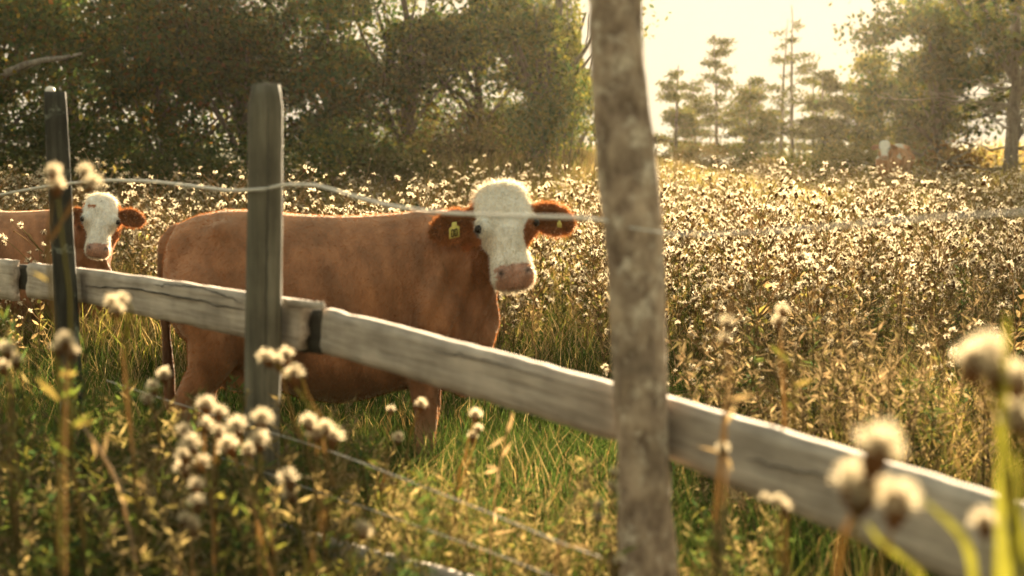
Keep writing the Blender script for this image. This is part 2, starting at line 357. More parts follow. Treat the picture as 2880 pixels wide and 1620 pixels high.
# ropes and wires
def strand(name, pts, r, mat, label, cat, seed, off=-.06):
    rng = np.random.default_rng(seed); P = np.array([on_fence(x, y, off) for x, y in pts])
    t = np.linspace(0, 1, 90); tk = np.linspace(0, 1, len(P)); Q = np.stack([np.interp(t, tk, P[:, k]) for k in range(3)], 1)
    for _ in range(6): Q[1:-1] = (Q[:-2]+2*Q[1:-1]+Q[2:])/4
    b = MB(); b.tube(Q, r*(1+.12*np.sin(np.arange(90)*2.1)), 7); o = b.build(name, mat, None, True); tag(o, label, cat, 'electric fence lines'); return o
strand('fence_rope', [(-220, 575), (-60, 560), (40, 540), (150, 520), (290, 507), (420, 509), (540, 523), (650, 537), (745, 532)], .0052, M_rope, 'pale fence rope arching over the white faced cow by the black post', 'rope', 1)
strand('fence_rope', [(745, 532), (800, 519), (890, 520), (1000, 553), (1100, 580), (1250, 600), (1450, 608), (1620, 612), (1760, 626)], .0048, M_rope, 'pale fence rope crossing the brown cow ears and forehead', 'rope', 2)
strand('fence_rope', [(1770, 640), (1900, 660), (2100, 655), (2350, 637), (2620, 612), (2880, 596), (3200, 570)], .0022, M_rope, 'blurred fence rope stretching over the thistle meadow from the lichened post', 'rope', 3)
strand('fence_wire', [(300, 1070), (496, 1134), (640, 1180), (850, 1243), (960, 1280), (1130, 1345), (1350, 1432), (1560, 1520), (1800, 1610)], .0019, M_wire, 'upper loose wire sagging through the grass below the rail', 'wire', 4)
strand('fence_wire', [(560, 1270), (671, 1302), (890, 1382), (1020, 1425), (1150, 1472), (1400, 1560), (1800, 1720)], .0014, M_wire, 'lower loose wire sagging through the grass near the bottom', 'wire', 5)

# ------------------------------------------------------------------ cows
def loft_rings(b, rings, closed=True):
    n, m = len(rings), len(rings[0]); V = np.concatenate(rings); i = np.arange(n-1)[:, None]*m; j = np.arange(m)[None]; k = (j+1) % m
    Q = np.stack([i+j, i+k, i+m+k, i+m+j], -1).reshape(-1, 4)
    V = np.vstack([V, rings[0].mean(0), rings[-1].mean(0)]); q = n*m
    T = [(q, (s+1) % m, s) for s in range(m)]+[(q+1, (n-1)*m+s, (n-1)*m+(s+1) % m) for s in range(m)]
    b.add(V, np.array(T), Q)
def nrm(v): v = np.asarray(v, float); return v/np.linalg.norm(v)
def chain(b, pts):
    """balls and cones along joints: (x,y,z,r)"""
    pts = np.asarray(pts, float); P = []; r = []
    for i in range(len(pts)-1):
        for t in np.linspace(0, 1, 5)[:-1]: P.append(pts[i, :3]*(1-t)+pts[i+1, :3]*t); r.append(pts[i, 3]*(1-t)+pts[i+1, 3]*t)
    P.append(pts[-1, :3]); r.append(pts[-1, 3]); b.tube(P, r, 16)
    for p in (pts[0], pts[-1]): ball(b, p[:3], p[3])
def ball(b, c, r, n=10, sc_=(1, 1, 1)):
    th = np.linspace(.05, np.pi-.05, n); a = np.linspace(0, 2*np.pi, 14, endpoint=False)
    loft_rings(b, [np.stack([np.sin(t)*np.cos(a), np.sin(t)*np.sin(a), np.cos(t)+0*a], 1)*r*np.array(sc_)+np.array(c) for t in th])
BROWN0, BROWN2, WHITE, PINK, DARK = np.array((.255, .116, .056)), np.array((.18, .075, .032)), np.array((.88, .86, .80)), np.array((.46, .29, .225)), np.array((.03, .02, .016))
def make_cow(label, loc, rz, scale, poll, axis, face, neck, seed, voxel=.013, marks='plain', hairs=0, tags=(), ear_droop=.25, roll=0, earlift=(0, 0), coat=1.0):
    BROWN = BROWN0*coat
    rng = np.random.default_rng(seed); root = empty('cow', loc, rz); root.scale = (scale,)*3; tag(root, label, 'cow', 'grazing cows')
    b = MB(); a = np.linspace(0, 2*np.pi, 28, endpoint=False)
    prof = [(-.815, 1.16, .98, .07), (-.80, 1.24, .86, .15), (-.76, 1.315, .76, .22), (-.66, 1.365, .68, .275), (-.52, 1.39, .62, .31), (-.36, 1.385, .53, .335),
            (-.15, 1.36, .44, .37), (.02, 1.35, .41, .38), (.18, 1.35, .42, .365), (.34, 1.36, .46, .33), (.50, 1.375, .49, .285), (.62, 1.35, .46, .25), (.72, 1.30, .45, .21), (.79, 1.20, .50, .16), (.82, 1.08, .62, .10)]
    rings = []
    for x, zt, zb, hw in prof:
        zc, hh = (zt+zb)/2, (zt-zb)/2; c, s = np.cos(a), np.sin(a); e = 2/2.35
        wz = 1-.18*np.clip(s, 0, 1)**2 if -.4 < x < .4 else 1-.10*np.clip(-s, 0, 1)
        rings.append(np.stack([x+0*a, hw*wz*np.sign(c)*np.abs(c)**e, zc+hh*np.sign(s)*np.abs(s)**e], 1))
    # densify
    dense = []
    for i in range(len(rings)-1):
        for t in np.linspace(0, 1, 4)[:-1]: dense.append(rings[i]*(1-t)+rings[i+1]*t)
    dense.append(rings[-1]); loft_rings(b, dense)
    for s in (-1, 1):
        chain(b, [(-.58, s*.15, .98, .20), (-.52, s*.19, .76, .155), (-.60, s*.19, .58, .085), (-.69, s*.185, .46, .058), (-.69, s*.18, .26, .038), (-.665, s*.18, .12, .045), (-.64, s*.18, .04, .055), (-.635, s*.18, .0, .058)])
        chain(b, [(.50, s*.17, .92, .17), (.44, s*.19, .68, .115), (.46, s*.175, .52, .078), (.475, s*.165, .37, .062), (.465, s*.16, .20, .042), (.475, s*.16, .11, .048), (.495, s*.16, .04, .056), (.50, s*.16, .0, .06)])
    chain(b, [(-.77, 0, 1.27, .045), (-.825, 0, 1.20, .04), (-.845, .01, 1.0, .028), (-.84, .02, .75, .022), (-.835, .03, .55, .035), (-.83, .03, .38, .02)])
    chain(b, neck); 
    dl = [(neck[-1][0]*.75+.2*poll[0], neck[-1][1]*.8, neck[-1][2]-.28, .07), (.74, neck[0][1]*.5, .80, .10), (.66, 0, .56, .12)]
    chain(b, dl); ball(b, (-.45, 0, .56), .12, sc_=(1.2, 1, .8))
    # head
    ax = nrm(axis); fn = np.asarray(face, float); fn = nrm(fn-ax*(fn @ ax)); lt = np.cross(fn, ax)
    if roll: 
        q = Matrix.Rotation(roll, 3, Vector(fn)); ax = np.array(q @ Vector(ax)); lt = np.array(q @ Vector(lt))
    poll = np.asarray(poll, float); L = .475
    lh = nrm(lt*np.array((1, 1, .25)))
    hp = [(-.11, .045, .0, -.05), (-.07, .085, .022, -.075), (-.02, .112, .046, -.10), (.06, .130, .062, -.125), (.16, .140, .072, -.155), (.26, .145, .072, -.18), (.36, .144, .070, -.19),
          (.46, .130, .066, -.178), (.58, .106, .060, -.14), (.70, .098, .056, -.11), (.80, .098, .057, -.098), (.88, .102, .058, -.092), (.95, .098, .050, -.082), (1.0, .082, .034, -.07), (1.025, .05, .01, -.05)]
    rings = []; c, s = np.cos(a), np.sin(a); e = 2/2.5
    for sp, hw, f, bk in hp:
        mid, hd = (f+bk)/2, (f-bk)/2; taper = 1-.22*np.clip(-s, 0, 1)
        rings.append(poll+ax*(sp*L)+lt[None]*(hw*taper*np.sign(c)*np.abs(c)**e)[:, None]+fn[None]*(mid+hd*np.sign(s)*np.abs(s)**e)[:, None])
    dense = []
    for i in range(len(rings)-1):
        for t in np.linspace(0, 1, 4)[:-1]: dense.append(rings[i]*(1-t)+rings[i+1]*t)
    dense.append(rings[-1]); loft_rings(b, dense)
    H = lambda s_, l_, f_: poll+ax*(s_*L)+lt*l_+fn*f_
    for s in (-1, 1):
        ball(b, H(.40, s*.112, .040), .040); ball(b, H(.9, s*.06, .047), .036)
    ears = []
    for k, s in enumerate((-1, 1)):
        e0 = H(.23, s*.114, -.045); ed = nrm(lh*s+ax*(ear_droop-earlift[k])-fn*.10); ew = nrm(ax-ed*(ax @ ed)-fn*.15); en = np.cross(ed, ew); en = en if en @ fn > 0 else -en
        rr = []
        for t, wd, th_ in ((-.08, .030, .028), (.10, .038, .026), (.25, .062, .022), (.42, .080, .018), (.60, .082, .016), (.76, .070, .015), (.9, .047, .014), (1.0, .016, .010)):
            q = np.linspace(0, 2*np.pi, 20, endpoint=False); x_ = wd*np.cos(q)
            rr.append(e0+ed*(t*.245)+ew[None]*x_[:, None]+en[None]*(th_*np.sin(q)+6*(x_**2)*min(t+.1, 1)*.55-.004)[:, None]+ew*.018*t)
        loft_rings(b, rr); ears.append((e0, ed, ew, en))
    V, F, C = b.arrays(); tmp = mk('tmp', V, F, None, None)
    md = tmp.modifiers.new('r', 'REMESH'); md.mode = 'VOXEL'; md.voxel_size = voxel; md.use_smooth_shade = True
    sm = tmp.modifiers.new('s', 'SMOOTH'); sm.factor = .5; sm.iterations = 4
    dg = bpy.context.evaluated_depsgraph_get(); me = bpy.data.meshes.new_from_object(tmp.evaluated_get(dg)); bpy.data.objects.remove(tmp)
    n = len(me.vertices); P = np.empty(n*3, np.float32); me.vertices.foreach_get('co', P); P = P.reshape(-1, 3).astype(float)
    Nn = np.empty(n*3, np.float32); me.vertices.foreach_get('normal', Nn); Nn = Nn.reshape(-1, 3).astype(float)
    # head coordinates
    d = P-poll; hs, hl, hf = d @ ax/L, d @ lt, d @ fn
    inear = np.zeros(n, bool); eart = np.zeros(n); earw = np.zeros(n)
    for s, (e0, ed, ew, en) in zip((-1, 1), ears):
        q = P-e0; t = q @ ed; l2 = np.abs(q @ ew)
        k = (t > .015) & (t < .27) & (l2 < .12) & (np.abs(q @ en) < .06) & (s*hl > .125); inear |= k; eart[k] = t[k]/.245; earw[k] = ((q @ ew)/.08)[k]
    inhead = (hs > -.14) & (hs < 1.08) & (np.abs(hl) < .172) & (hf > -.215) & (hf < .11) & ~inear
    # sculpt: nostrils, mouth, skin folds, ribs
    nos = np.zeros(n)
    for s in (-1, 1): nos = np.maximum(nos, np.exp(-(((hs-.885)*L/.020)**2+((np.abs(hl)*np.sign(hl)-s*(.064-.25*(hs-.885)*L))/.017)**2)))*(hf > 0)
    nos = nos*inhead
    mouth = np.exp(-((hf+.012-.02*np.cos(hl*22))/.006)**2)*(hs > .72)*inhead
    P -= Nn*(nos*.014+mouth*.006)[:, None]
    body = ~inhead & ~inear
    rib = np.sin((P[:, 0]+.35*P[:, 2])*34)*sstep(-.25, 0, P[:, 0])*sstep(.42, .2, P[:, 0])*sstep(.5, .7, P[:, 2])*sstep(1.3, 1.1, P[:, 2])
    fold = np.sin((P[:, 0]*1.0-.5*P[:, 2])*46+2*vnoise(P[:, 0]*3, P[:, 2]*3))*sstep(.35, .55, P[:, 0])*sstep(.35, .6, P[:, 2])
    big = vnoise(P[:, 0]*3.3+7+seed, P[:, 2]*3.3+P[:, 1]*2)-.5
    ay = np.abs(P[:, 1]); G = lambda x, z, rx_, rz_: np.exp(-((P[:, 0]-x)/rx_)**2-((P[:, 2]-z)/rz_)**2)*sstep(.08, .16, ay)
    sl_ = P[:, 0]-(.56-.16*(1.25-P[:, 2])); scap = np.exp(-(sl_/.05)**2)*sstep(.72, .9, P[:, 2])*sstep(1.34, 1.2, P[:, 2])*sstep(.06, .14, ay)
    ana = .034*G(-.50, 1.285, .06, .045)-.030*G(-.33, 1.14, .10, .11)+.018*G(-.62, .95, .13, .16)-.022*G(-.40, .74, .06, .12)+.020*scap-.020*G(.38, .98, .07, .20)+.018*G(.52, .82, .07, .07)+.012*G(-.74, 1.22, .04, .05)-.014*G(-.66, 1.20, .05, .06)
    P += Nn*(body*(rib*.0075+fold*.011+big*.034+ana*1.45))[:, None]
    nose = np.exp(-(hl/.045)**2)*sstep(.25, .45, hs)*sstep(.86, .7, hs)*(hf > 0); chk = np.exp(-((np.abs(hl)-.098)/.028)**2-((hs-.60)/.13)**2); brow = np.exp(-((np.abs(hl)-.118)/.022)**2-((hs-.325)/.05)**2)*(hf > -.02); dish = np.exp(-(hl/.06)**2-((hs-.36)/.10)**2)*(hf > 0)
    P += Nn*(inhead*(.010*nose-.016*chk+.014*brow-.008*dish))[:, None]
    me.vertices.foreach_set('co', P.astype(np.float32).ravel())
    # colour
    nz_ = vnoise(P[:, 0]*9+3, P[:, 2]*9+P[:, 1]*5); n2 = vnoise(P[:, 0]*30+8, P[:, 2]*14+P[:, 1]*20)
    C = BROWN*(.78+.45*nz_)[:, None]*(.85+.3*n2)[:, None]
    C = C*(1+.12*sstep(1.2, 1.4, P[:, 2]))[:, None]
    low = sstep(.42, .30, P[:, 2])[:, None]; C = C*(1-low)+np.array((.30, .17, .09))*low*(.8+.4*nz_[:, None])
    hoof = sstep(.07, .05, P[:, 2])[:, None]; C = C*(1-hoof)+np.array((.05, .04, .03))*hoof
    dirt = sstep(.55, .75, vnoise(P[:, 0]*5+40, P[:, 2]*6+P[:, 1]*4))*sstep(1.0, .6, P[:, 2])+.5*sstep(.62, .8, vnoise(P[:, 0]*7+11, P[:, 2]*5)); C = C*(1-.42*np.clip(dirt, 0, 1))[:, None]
    strk = vnoise(P[:, 0]*26+P[:, 2]*8, P[:, 2]*3.5+5); C = C*(.84+.32*strk)[:, None]
    tail = (P[:, 0] < -.79) & (P[:, 2] < 1.16) & (np.abs(P[:, 1]) < .07); C[tail] *= .55
    jit = (nz_-.5)*.05
    wm = inhead & (hf+jit > -.055-.03*sstep(.35, .6, hs)) & (np.abs(hl)+jit*.6 < .128+.04*sstep(.05, .3, hs))
    curl = np.abs(vnoise(hl*70+6*vnoise(hl*25, hs*14), hs*30+9)-.5)*2; C[wm] = WHITE*(.80+.25*n2[wm])[:, None]*(.84+.18*np.clip(curl[wm]*1.6, 0, 1))[:, None]
    brd = inhead & ~wm; C[brd] = BROWN*(.9+.4*nz_[brd])[:, None]
    C[inear] = BROWN2*(.8+.5*n2[inear])[:, None]*(.75+.45*np.abs(earw[inear]))[:, None]
    if marks == 'patch':
        k = inhead & (((hs-.50)/.15)**2+((hl-.128)/.05)**2 < 1+jit*8); C[k] = BROWN*1.15*(.8+.5*n2[k])[:, None]
    if marks == 'stripe':
        k = body & (np.abs((P[:, 0]-.44)-.22*(P[:, 2]-.9)-.05*np.sin(P[:, 2]*9)) < .022+.02*(nz_-.5)) & (P[:, 2] > .70) & (P[:, 2] < 1.16); C[k] = WHITE*.8
        for (u, v, r_) in ((.16, -.06, .016), (.15, -.095, .014)): 
            k = inhead & (((hs-u)*L)**2+(hl-v)**2 < r_*r_); C[k] = BROWN*1.2
    if marks == 'rump':
        k = body & (P[:, 2] > 1.29+.10*(nz_-.5)) & (P[:, 0] < .4) & ~((P[:, 0] < -.35) & (P[:, 0] > -.66)); C[k] = WHITE*.8
        k = body & (((P[:, 0]-.5)/.10)**2+((P[:, 2]-1.05)/.09)**2 < 1) & (np.abs(P[:, 1]) > .1); C[k] = WHITE*.75
    mz = inhead & (hs+jit*.6 > .80) & (hf+jit*.4 > -.012) & (np.abs(hl) < .088)
    C[mz] = PINK*(.8+.4*n2[mz])[:, None]
    C = C*(1-.88*np.clip(nos*1.2, 0, 1))[:, None]*(1-.7*np.clip(mouth, 0, 1))[:, None]
    for s in (-1, 1):
        e2 = ((hs-.405)*L/.030)**2+((hl-s*.146)/.030)**2; k = np.exp(-e2)*inhead; C = C*(1-.86*k)[:, None]
    swirl = inhead & (((hs-.06)*L)**2+hl**2 < .006**2) & (hf > 0); C[swirl] *= .45
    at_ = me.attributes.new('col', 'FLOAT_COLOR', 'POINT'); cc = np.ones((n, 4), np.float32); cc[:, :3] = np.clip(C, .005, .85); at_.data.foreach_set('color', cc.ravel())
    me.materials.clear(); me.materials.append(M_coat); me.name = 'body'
    body_o = bpy.data.objects.new('body', me); COL.objects.link(body_o); body_o.parent = root
    for s in (-1, 1):
        e_ = MB(); ball(e_, H(.405, s*.134, .056), .0215, 10); e_.build('eye', M_eye, root, True)
    for s, t_, f_ in tags:
        e0, ed, ew, en = ears[0 if s < 0 else 1]; c0 = e0+ed*t_+ew*.035+en*.03; tb = MB()
        u = nrm(ed); v = np.array((0, 0, -1.0)); nn = nrm(np.cross(u, v)); nn = nn if nn @ fn > 0 else -nn
        hw, hh = .026*f_, .034*f_
        pts = [(-hw*.45, -hh*1.25), (hw*.45, -hh*1.25), (hw*.5, -hh*.7), (hw, -hh*.45), (hw, hh), (-hw, hh), (-hw, -hh*.45), (-hw*.5, -hh*.7)]
        A = [c0+u*x+v*y+nn*.004 for x, y in pts]; B_ = [p-nn*.005 for p in A]
        m_ = len(pts); Q = [(i, (i+1) % m_, m_+(i+1) % m_, m_+i) for i in range(m_)]
        cen = c0+nn*.004; V_ = A+B_+[cen, cen-nn*.005]; T = [(2*m_, (i+1) % m_, i) for i in range(m_)]+[(2*m_+1, m_+i, m_+(i+1) % m_) for i in range(m_)]
        tb.add(np.array(V_), np.array(T), np.array(Q)); tg = tb.build('ear_tag', M_tag, root)
        ink = MB()
        def bar(x0, y0, x1, y1): ink.tube([c0+u*x0+v*y0+nn*.0055, c0+u*x1+v*y1+nn*.0055], .0024, 5)
        if f_ > .8:
            for dx in (-.013, .004):
                bar(dx, -.008, dx, .024); bar(dx+.010, -.008, dx+.010, .024); bar(dx, -.008, dx+.010, -.008); bar(dx, .024, dx+.010, .024)
            ink.build('tag_digits', M_ink, tg)
    if hairs:
        nt_ = len(me.polygons); me.calc_loop_triangles(); m3 = len(me.loop_triangles)
        tv = np.empty(m3*3, np.int32); me.loop_triangles.foreach_get('vertices', tv); tv = tv.reshape(-1, 3)
        A, B_, Cc = P[tv[:, 0]], P[tv[:, 1]], P[tv[:, 2]]; ar = np.linalg.norm(np.cross(B_-A, Cc-A), axis=1)
        vis = ar*(1+4*(inhead[tv[:, 0]])+9*inear[tv[:, 0]])
        i = rng.choice(m3, hairs, p=vis/vis.sum()); u = rng.random((hairs, 2)); k = u.sum(1) > 1; u[k] = 1-u[k]
        p = A[i]+(B_[i]-A[i])*u[:, :1]+(Cc[i]-A[i])*u[:, 1:]; v0 = tv[i, 0]; nn = Nn[v0]; col = C[v0]
        flow = np.tile(np.array((-.5, 0, -.75)), (hairs, 1)); hh_ = inhead[v0]; flow[hh_] = ax*.8+rng.normal(size=(hh_.sum(), 3))*.55
        ee = inear[v0]; flow[ee] = rng.normal(size=(ee.sum(), 3))*.6
        for s, (e0, ed, ew, en) in zip((-1, 1), ears):
            k = ee & (((p-e0) @ ed) > 0) & (s*((p-poll) @ lt) > 0); flow[k] += ed*.5+ew*.5*np.sign((p[k]-e0) @ ew)[:, None]
        dr = nn*(.50+.25*rng.random((hairs, 1)))+flow*.75+rng.normal(size=(hairs, 3))*.18; dr /= np.linalg.norm(dr, axis=1, keepdims=True)
        ln = .010+.006*rng.random(hairs); ln[hh_] = (.010+.016*rng.random(hh_.sum()))*(1+.9*sstep(.15, -.05, ((p[hh_]-poll) @ ax)/L)); ln[ee] = .016+.022*rng.random(ee.sum())
        col = col*(1.0+.5*rng.random((hairs, 1))); col[ee] = col[ee]*1.5+np.array((.05, .03, .012))
        sd = perp(dr, rng)*(.0011+.0006*rng.random((hairs, 1)))
        V_ = np.stack([p-sd, p+sd, p+dr*ln[:, None]], 1).reshape(-1, 3); T = np.arange(hairs*3).reshape(-1, 3)
        tag(mk('hair', V_, [T], np.clip(np.repeat(col, 3, 0), .004, .85), M_hair, root), None, None, None, 'stuff')
    return root
g = lambda x, y: float(gz(x, y))
make_cow('brown cow with white face and yellow ear tags, broadside behind the rail', (-.902, 7.0, -.02), 0, 1.0, (.845, -.27, 1.475), (.15, -.36, -.92), (.10, -1, .35),
         [(.48, 0, 1.06, .27), (.64, -.03, 1.10, .24), (.76, -.10, 1.18, .19), (.82, -.18, 1.30, .15)], 1, .0125, 'patch', 80000, ((-1, .13, 1.0), (1, .16, .45)), ear_droop=.16)
c2 = at(285, 700, 10.55)
make_cow('brown cow with white face looking out beside the black post', (c2[0]-.80, 10.9, g(c2[0], 10.9)-.13), .02, .93, (.845, -.30, 1.46), (.06, -.30, -.95), (.30, -1, .3),
         [(.48, 0, 1.06, .27), (.64, -.03, 1.10, .24), (.76, -.12, 1.18, .19), (.82, -.20, 1.28, .15)], 2, .0135, 'stripe', 45000, (), ear_droop=.22, roll=-.09, earlift=(.0, .12), coat=1.2)
c3 = at(2500, 450, 38.0)
make_cow('distant brown and white cow facing the fence in front of the trees', (c3[0]+.32, 38.6, g(c3[0], 38.6)), math.radians(-122), 1.0, (1.06, .04, 1.43), (.30, .10, -.95), (.95, .30, .3),
         [(.50, 0, 1.08, .27), (.70, -.01, 1.14, .23), (.88, .02, 1.22, .18), (1.0, .03, 1.32, .14)], 3, .02, 'rump', 9000, (), ear_droop=.1, coat=1.7)

# ------------------------------------------------------------------ trees
DARKG = [(.034, .066, .024), (.046, .074, .024), (.028, .052, .022), (.062, .078, .022), (.08, .074, .022)]
AUT = DARKG*3+[(.10, .085, .02), (.14, .10, .02), (.11, .05, .02)]
OLIVE = [(.12, .12, .03), (.09, .105, .026), (.16, .14, .036), (.07, .08, .022)]
GOLD = [(.20, .16, .04), (.16, .14, .035), (.12, .12, .03), (.24, .19, .05)]
LEAFK = 1.9
def wob(p0, p1, n, amp, rng):
    t = np.linspace(0, 1, n)[:, None]; P = np.asarray(p0)*(1-t)+np.asarray(p1)*t
    w_ = np.cumsum(rng.normal(size=(n, 3)), 0)*amp/np.sqrt(n); w_ -= w_[0]*(1-t)+w_[-1]*t*0; w_[0] = 0; return P+w_*t**.5
def broad_tree(label, x, y, h, rx, nleaf, pal, tr=.14, lean=(0, 0), seed=0, low=.12, leaf=.13, clumps=52, spread=.40, name='broadleaf_tree', bark=None, group='trees along the far edge of the meadow', ztop=1.0, gap=0, bare=0):
    rng = np.random.default_rng(seed+500); z0 = float(gz(x, y)); root = empty(name, (x, y, z0)); tag(root, label, 'tree', group)
    tb = MB(); top = np.array((lean[0], lean[1], h*.82)); TP = wob((0, 0, -.3), top, 14, .18, rng); tb.tube(TP, np.linspace(tr, tr*.28, 14), 10, rough=.08, rng=rng)
    cen = []
    for i in range(clumps):
        d = rdir(1, rng)[0]; r_ = rng.random()**.45
        zc = h*(low+(1-low)*.5); c_ = np.array((lean[0]*.6+d[0]*r_*rx, lean[1]*.6+d[1]*r_*rx*.75, zc+d[2]*r_*h*(1-low)*.5)); cen.append(c_)
    cen = np.array(cen)
    lb = MB()
    for i, c_ in enumerate(cen[:16]):
        k = min(13, max(1, int((c_[2]/h*.7)*13*.8))); P = wob(TP[k], c_, 7, .14, rng); lb.tube(P, np.linspace(tr*.38, .012, 7), 6)
    for i in range(bare):
        k = rng.integers(1, 6); a_ = rng.random()*2*np.pi; l_ = 1.2+rng.random()*2.2
        e_ = TP[k]+np.array((math.cos(a_)*l_, math.sin(a_)*l_*.7, (rng.random()-.55)*.9)); P = wob(TP[k], e_, 9, .35, rng); lb.tube(P, np.linspace(.035, .006, 9), 5)
        for q in range(5):
            j = rng.integers(3, 9); P2 = wob(P[j], P[j]+rng.normal(size=3)*np.array((.5, .5, .22)), 5, .12, rng); lb.tube(P2, np.linspace(.012, .003, 5), 4)
    tk = tb.build('trunk', bark or M_bark, root, True); lb.build('limb', bark or M_bark, root)
    ci = rng.integers(0, len(cen), nleaf); sg = spread*(.6+.8*rng.random(len(cen)))
    nleaf = int(nleaf*LEAFK); ci = rng.integers(0, len(cen), nleaf); P = cen[ci]+rng.normal(size=(nleaf, 3))*sg[ci][:, None]*np.array((1, 1, .62)); keep = P[:, 2] > .05; P = P[keep]; ci = ci[keep]; n = len(P)
    if gap:
        q = vnoise(P[:, 0]*1.6+seed, P[:, 2]*1.6+3) > gap; P = P[q]; ci = ci[q]; n = len(P)
    shade = (.5+1.0*rng.random(len(cen)))[ci][:, None]
    D = rdir(n, rng, -.3); lb = MB(); lb.leaves(P, D, perp(D, rng), leaf*(.7+.6*rng.random(n)), leaf*.62*(.7+.6*rng.random(n)), pick(pal, n, rng)*shade)
    lb.build('crown', M_leaf, root); return root
def pine(label, x, y, h, rb, seed, first=.2, dens=1.0, pal=None, tr=.09):
    rng = np.random.default_rng(seed+900); z0 = float(gz(x, y)); root = empty('pine_tree', (x, y, z0)); tag(root, label, 'tree', 'pines against the bright sky')
    tb = MB(); TP = wob((0, 0, -.3), (rng.normal()*.15, 0, h), 12, .08, rng); tb.tube(TP, np.linspace(tr, .015, 12), 8); tb.build('trunk', M_bark, root, True)
    lb = MB(); nb = MB(); z = h*first; pal = pal or [(.05, .06, .02), (.07, .07, .022), (.09, .08, .025)]
    while z < h*.98:
        f = (z/h-first)/(1-first); L = rb*(1-f)**.75*(.75+.5*rng.random())+.15
        for k in range(rng.integers(3, 6)):
            if rng.random() > .86*dens: continue
            a_ = rng.random()*2*np.pi; l_ = L*(.6+.5*rng.random()); p0 = np.array((0, 0, z+rng.normal()*.08)); p1 = p0+np.array((math.cos(a_)*l_, math.sin(a_)*l_, l_*(.12+.18*f)))
            P = wob(p0, p1, 6, .06, rng); lb.tube(P, np.linspace(.022*(1-f*.5), .004, 6), 4)
            m = int(200*l_*dens); t_ = .25+.75*rng.random(m)**.7; c_ = p0+(p1-p0)*t_[:, None]+rng.normal(size=(m, 3))*np.array((.17, .17, .055))*(.5+l_*.5)
            D = rdir(m, rng, .25); nb.leaves(c_, D, perp(D, rng), .17*(.7+.6*rng.random(m)), .06, pick(pal, m, rng))
        z += .30+.30*rng.random()
    lb.build('branch', M_bark, root)['kind'] = 'stuff'; nb.build('crown', M_leaf, root); return root
def bush(label, x, y, h, r, nleaf, pal, seed, leaf=.11, group='bushes along the far edge of the meadow', name='bush'):
    rng = np.random.default_rng(seed+1300); z0 = float(gz(x, y)); root = empty(name, (x, y, z0)); tag(root, label, 'bush', group)
    sb = MB(); cen = []
    for i in range(14):
        a_ = rng.random()*2*np.pi; rr = r*rng.random()**.5; c_ = np.array((math.cos(a_)*rr, math.sin(a_)*rr*.7, h*(.25+.65*rng.random())*(1-.35*(rr/r)**2))); cen.append(c_); sb.tube(wob((c_[0]*.25, c_[1]*.25, -.1), c_, 6, .06, rng), np.linspace(.018, .004, 6), 4)
    sb.build('stem', M_bark, root); cen = np.array(cen); ci = rng.integers(0, 14, nleaf)
    P = cen[ci]+rng.normal(size=(nleaf, 3))*np.array((.30, .30, .22))*min(r, 1.2); P = P[P[:, 2] > .02]; n = len(P); D = rdir(n, rng, .2); lb = MB()
    lb.leaves(P, D, perp(D, rng), leaf*(.7+.7*rng.random(n)), leaf*.5, pick(pal, n, rng)); lb.build('crown', M_leaf, root); return root
def tx(px, Y): return float(at(px, 400, Y)[0])
# left wood
for i, (lab, px, Y, h, rx, nl, pal, kw) in enumerate([
    ('dark spreading tree at the frame edge with a bare grey limb', -60, 27, 5.0, 2.3, 8500, AUT, dict(tr=.18, low=.10, gap=.24)),
    ('dark broadleaf tree with yellowing leaves behind the black post', 210, 31, 5.4, 2.4, 9500, AUT, dict(tr=.16, low=.06, gap=.24)),
    ('dense dark broadleaf tree left of the round post', 470, 29.5, 5.2, 2.3, 10000, AUT, dict(tr=.17, low=.06, gap=.24)),
    ('dense dark tree rising behind the round post with a slanting trunk', 720, 29, 5.0, 2.2, 10000, AUT, dict(tr=.15, low=.10, lean=(-.7, .3), gap=.24)),
    ('dark leafy tree just right of the round post', 930, 31, 5.0, 2.2, 8500, DARKG+[(.09, .075, .02)], dict(tr=.15, low=.10, gap=.24)),
    ('tree with a straight dark trunk and bright gaps in its crown', 1150, 31, 4.9, 2.0, 5200, DARKG+OLIVE, dict(tr=.17, low=.22, gap=.45)),
    ('open crowned tree with sky showing between its leaves', 1350, 32, 4.9, 2.1, 5200, DARKG+OLIVE, dict(tr=.13, low=.24, gap=.45)),
    ('tree with a thick trunk leaning away, left of the lichened post', 1500, 30.5, 4.6, 1.7, 4600, DARKG+OLIVE, dict(tr=.26, low=.22, lean=(.5, .2), gap=.46)),
    ('sunlit olive tree half hidden by the lichened post', 1610, 33, 4.4, 1.3, 4200, OLIVE, dict(tr=.1, low=.10, gap=.40)),
]):
    t_ = broad_tree(lab, tx(px, Y), Y, h, rx, nl, pal, seed=i, group='dark wood on the left side', **kw)
    if i == 0:
        z0 = float(gz(tx(px, Y), Y)); lb = MB(); P = np.array([at(x, y, 25.6) for x, y in ((-170, 290), (-60, 245), (10, 208), (70, 182), (130, 168), (180, 163), (230, 150))])-np.array((tx(px, Y), Y, z0))
        lb.tube(P, [.10, .085, .075, .065, .055, .042, .02], 9, rough=.1); lb.build('bare_limb', M_barkp, t_, True)['label'] = 'bare grey limb curving out of the leaves'
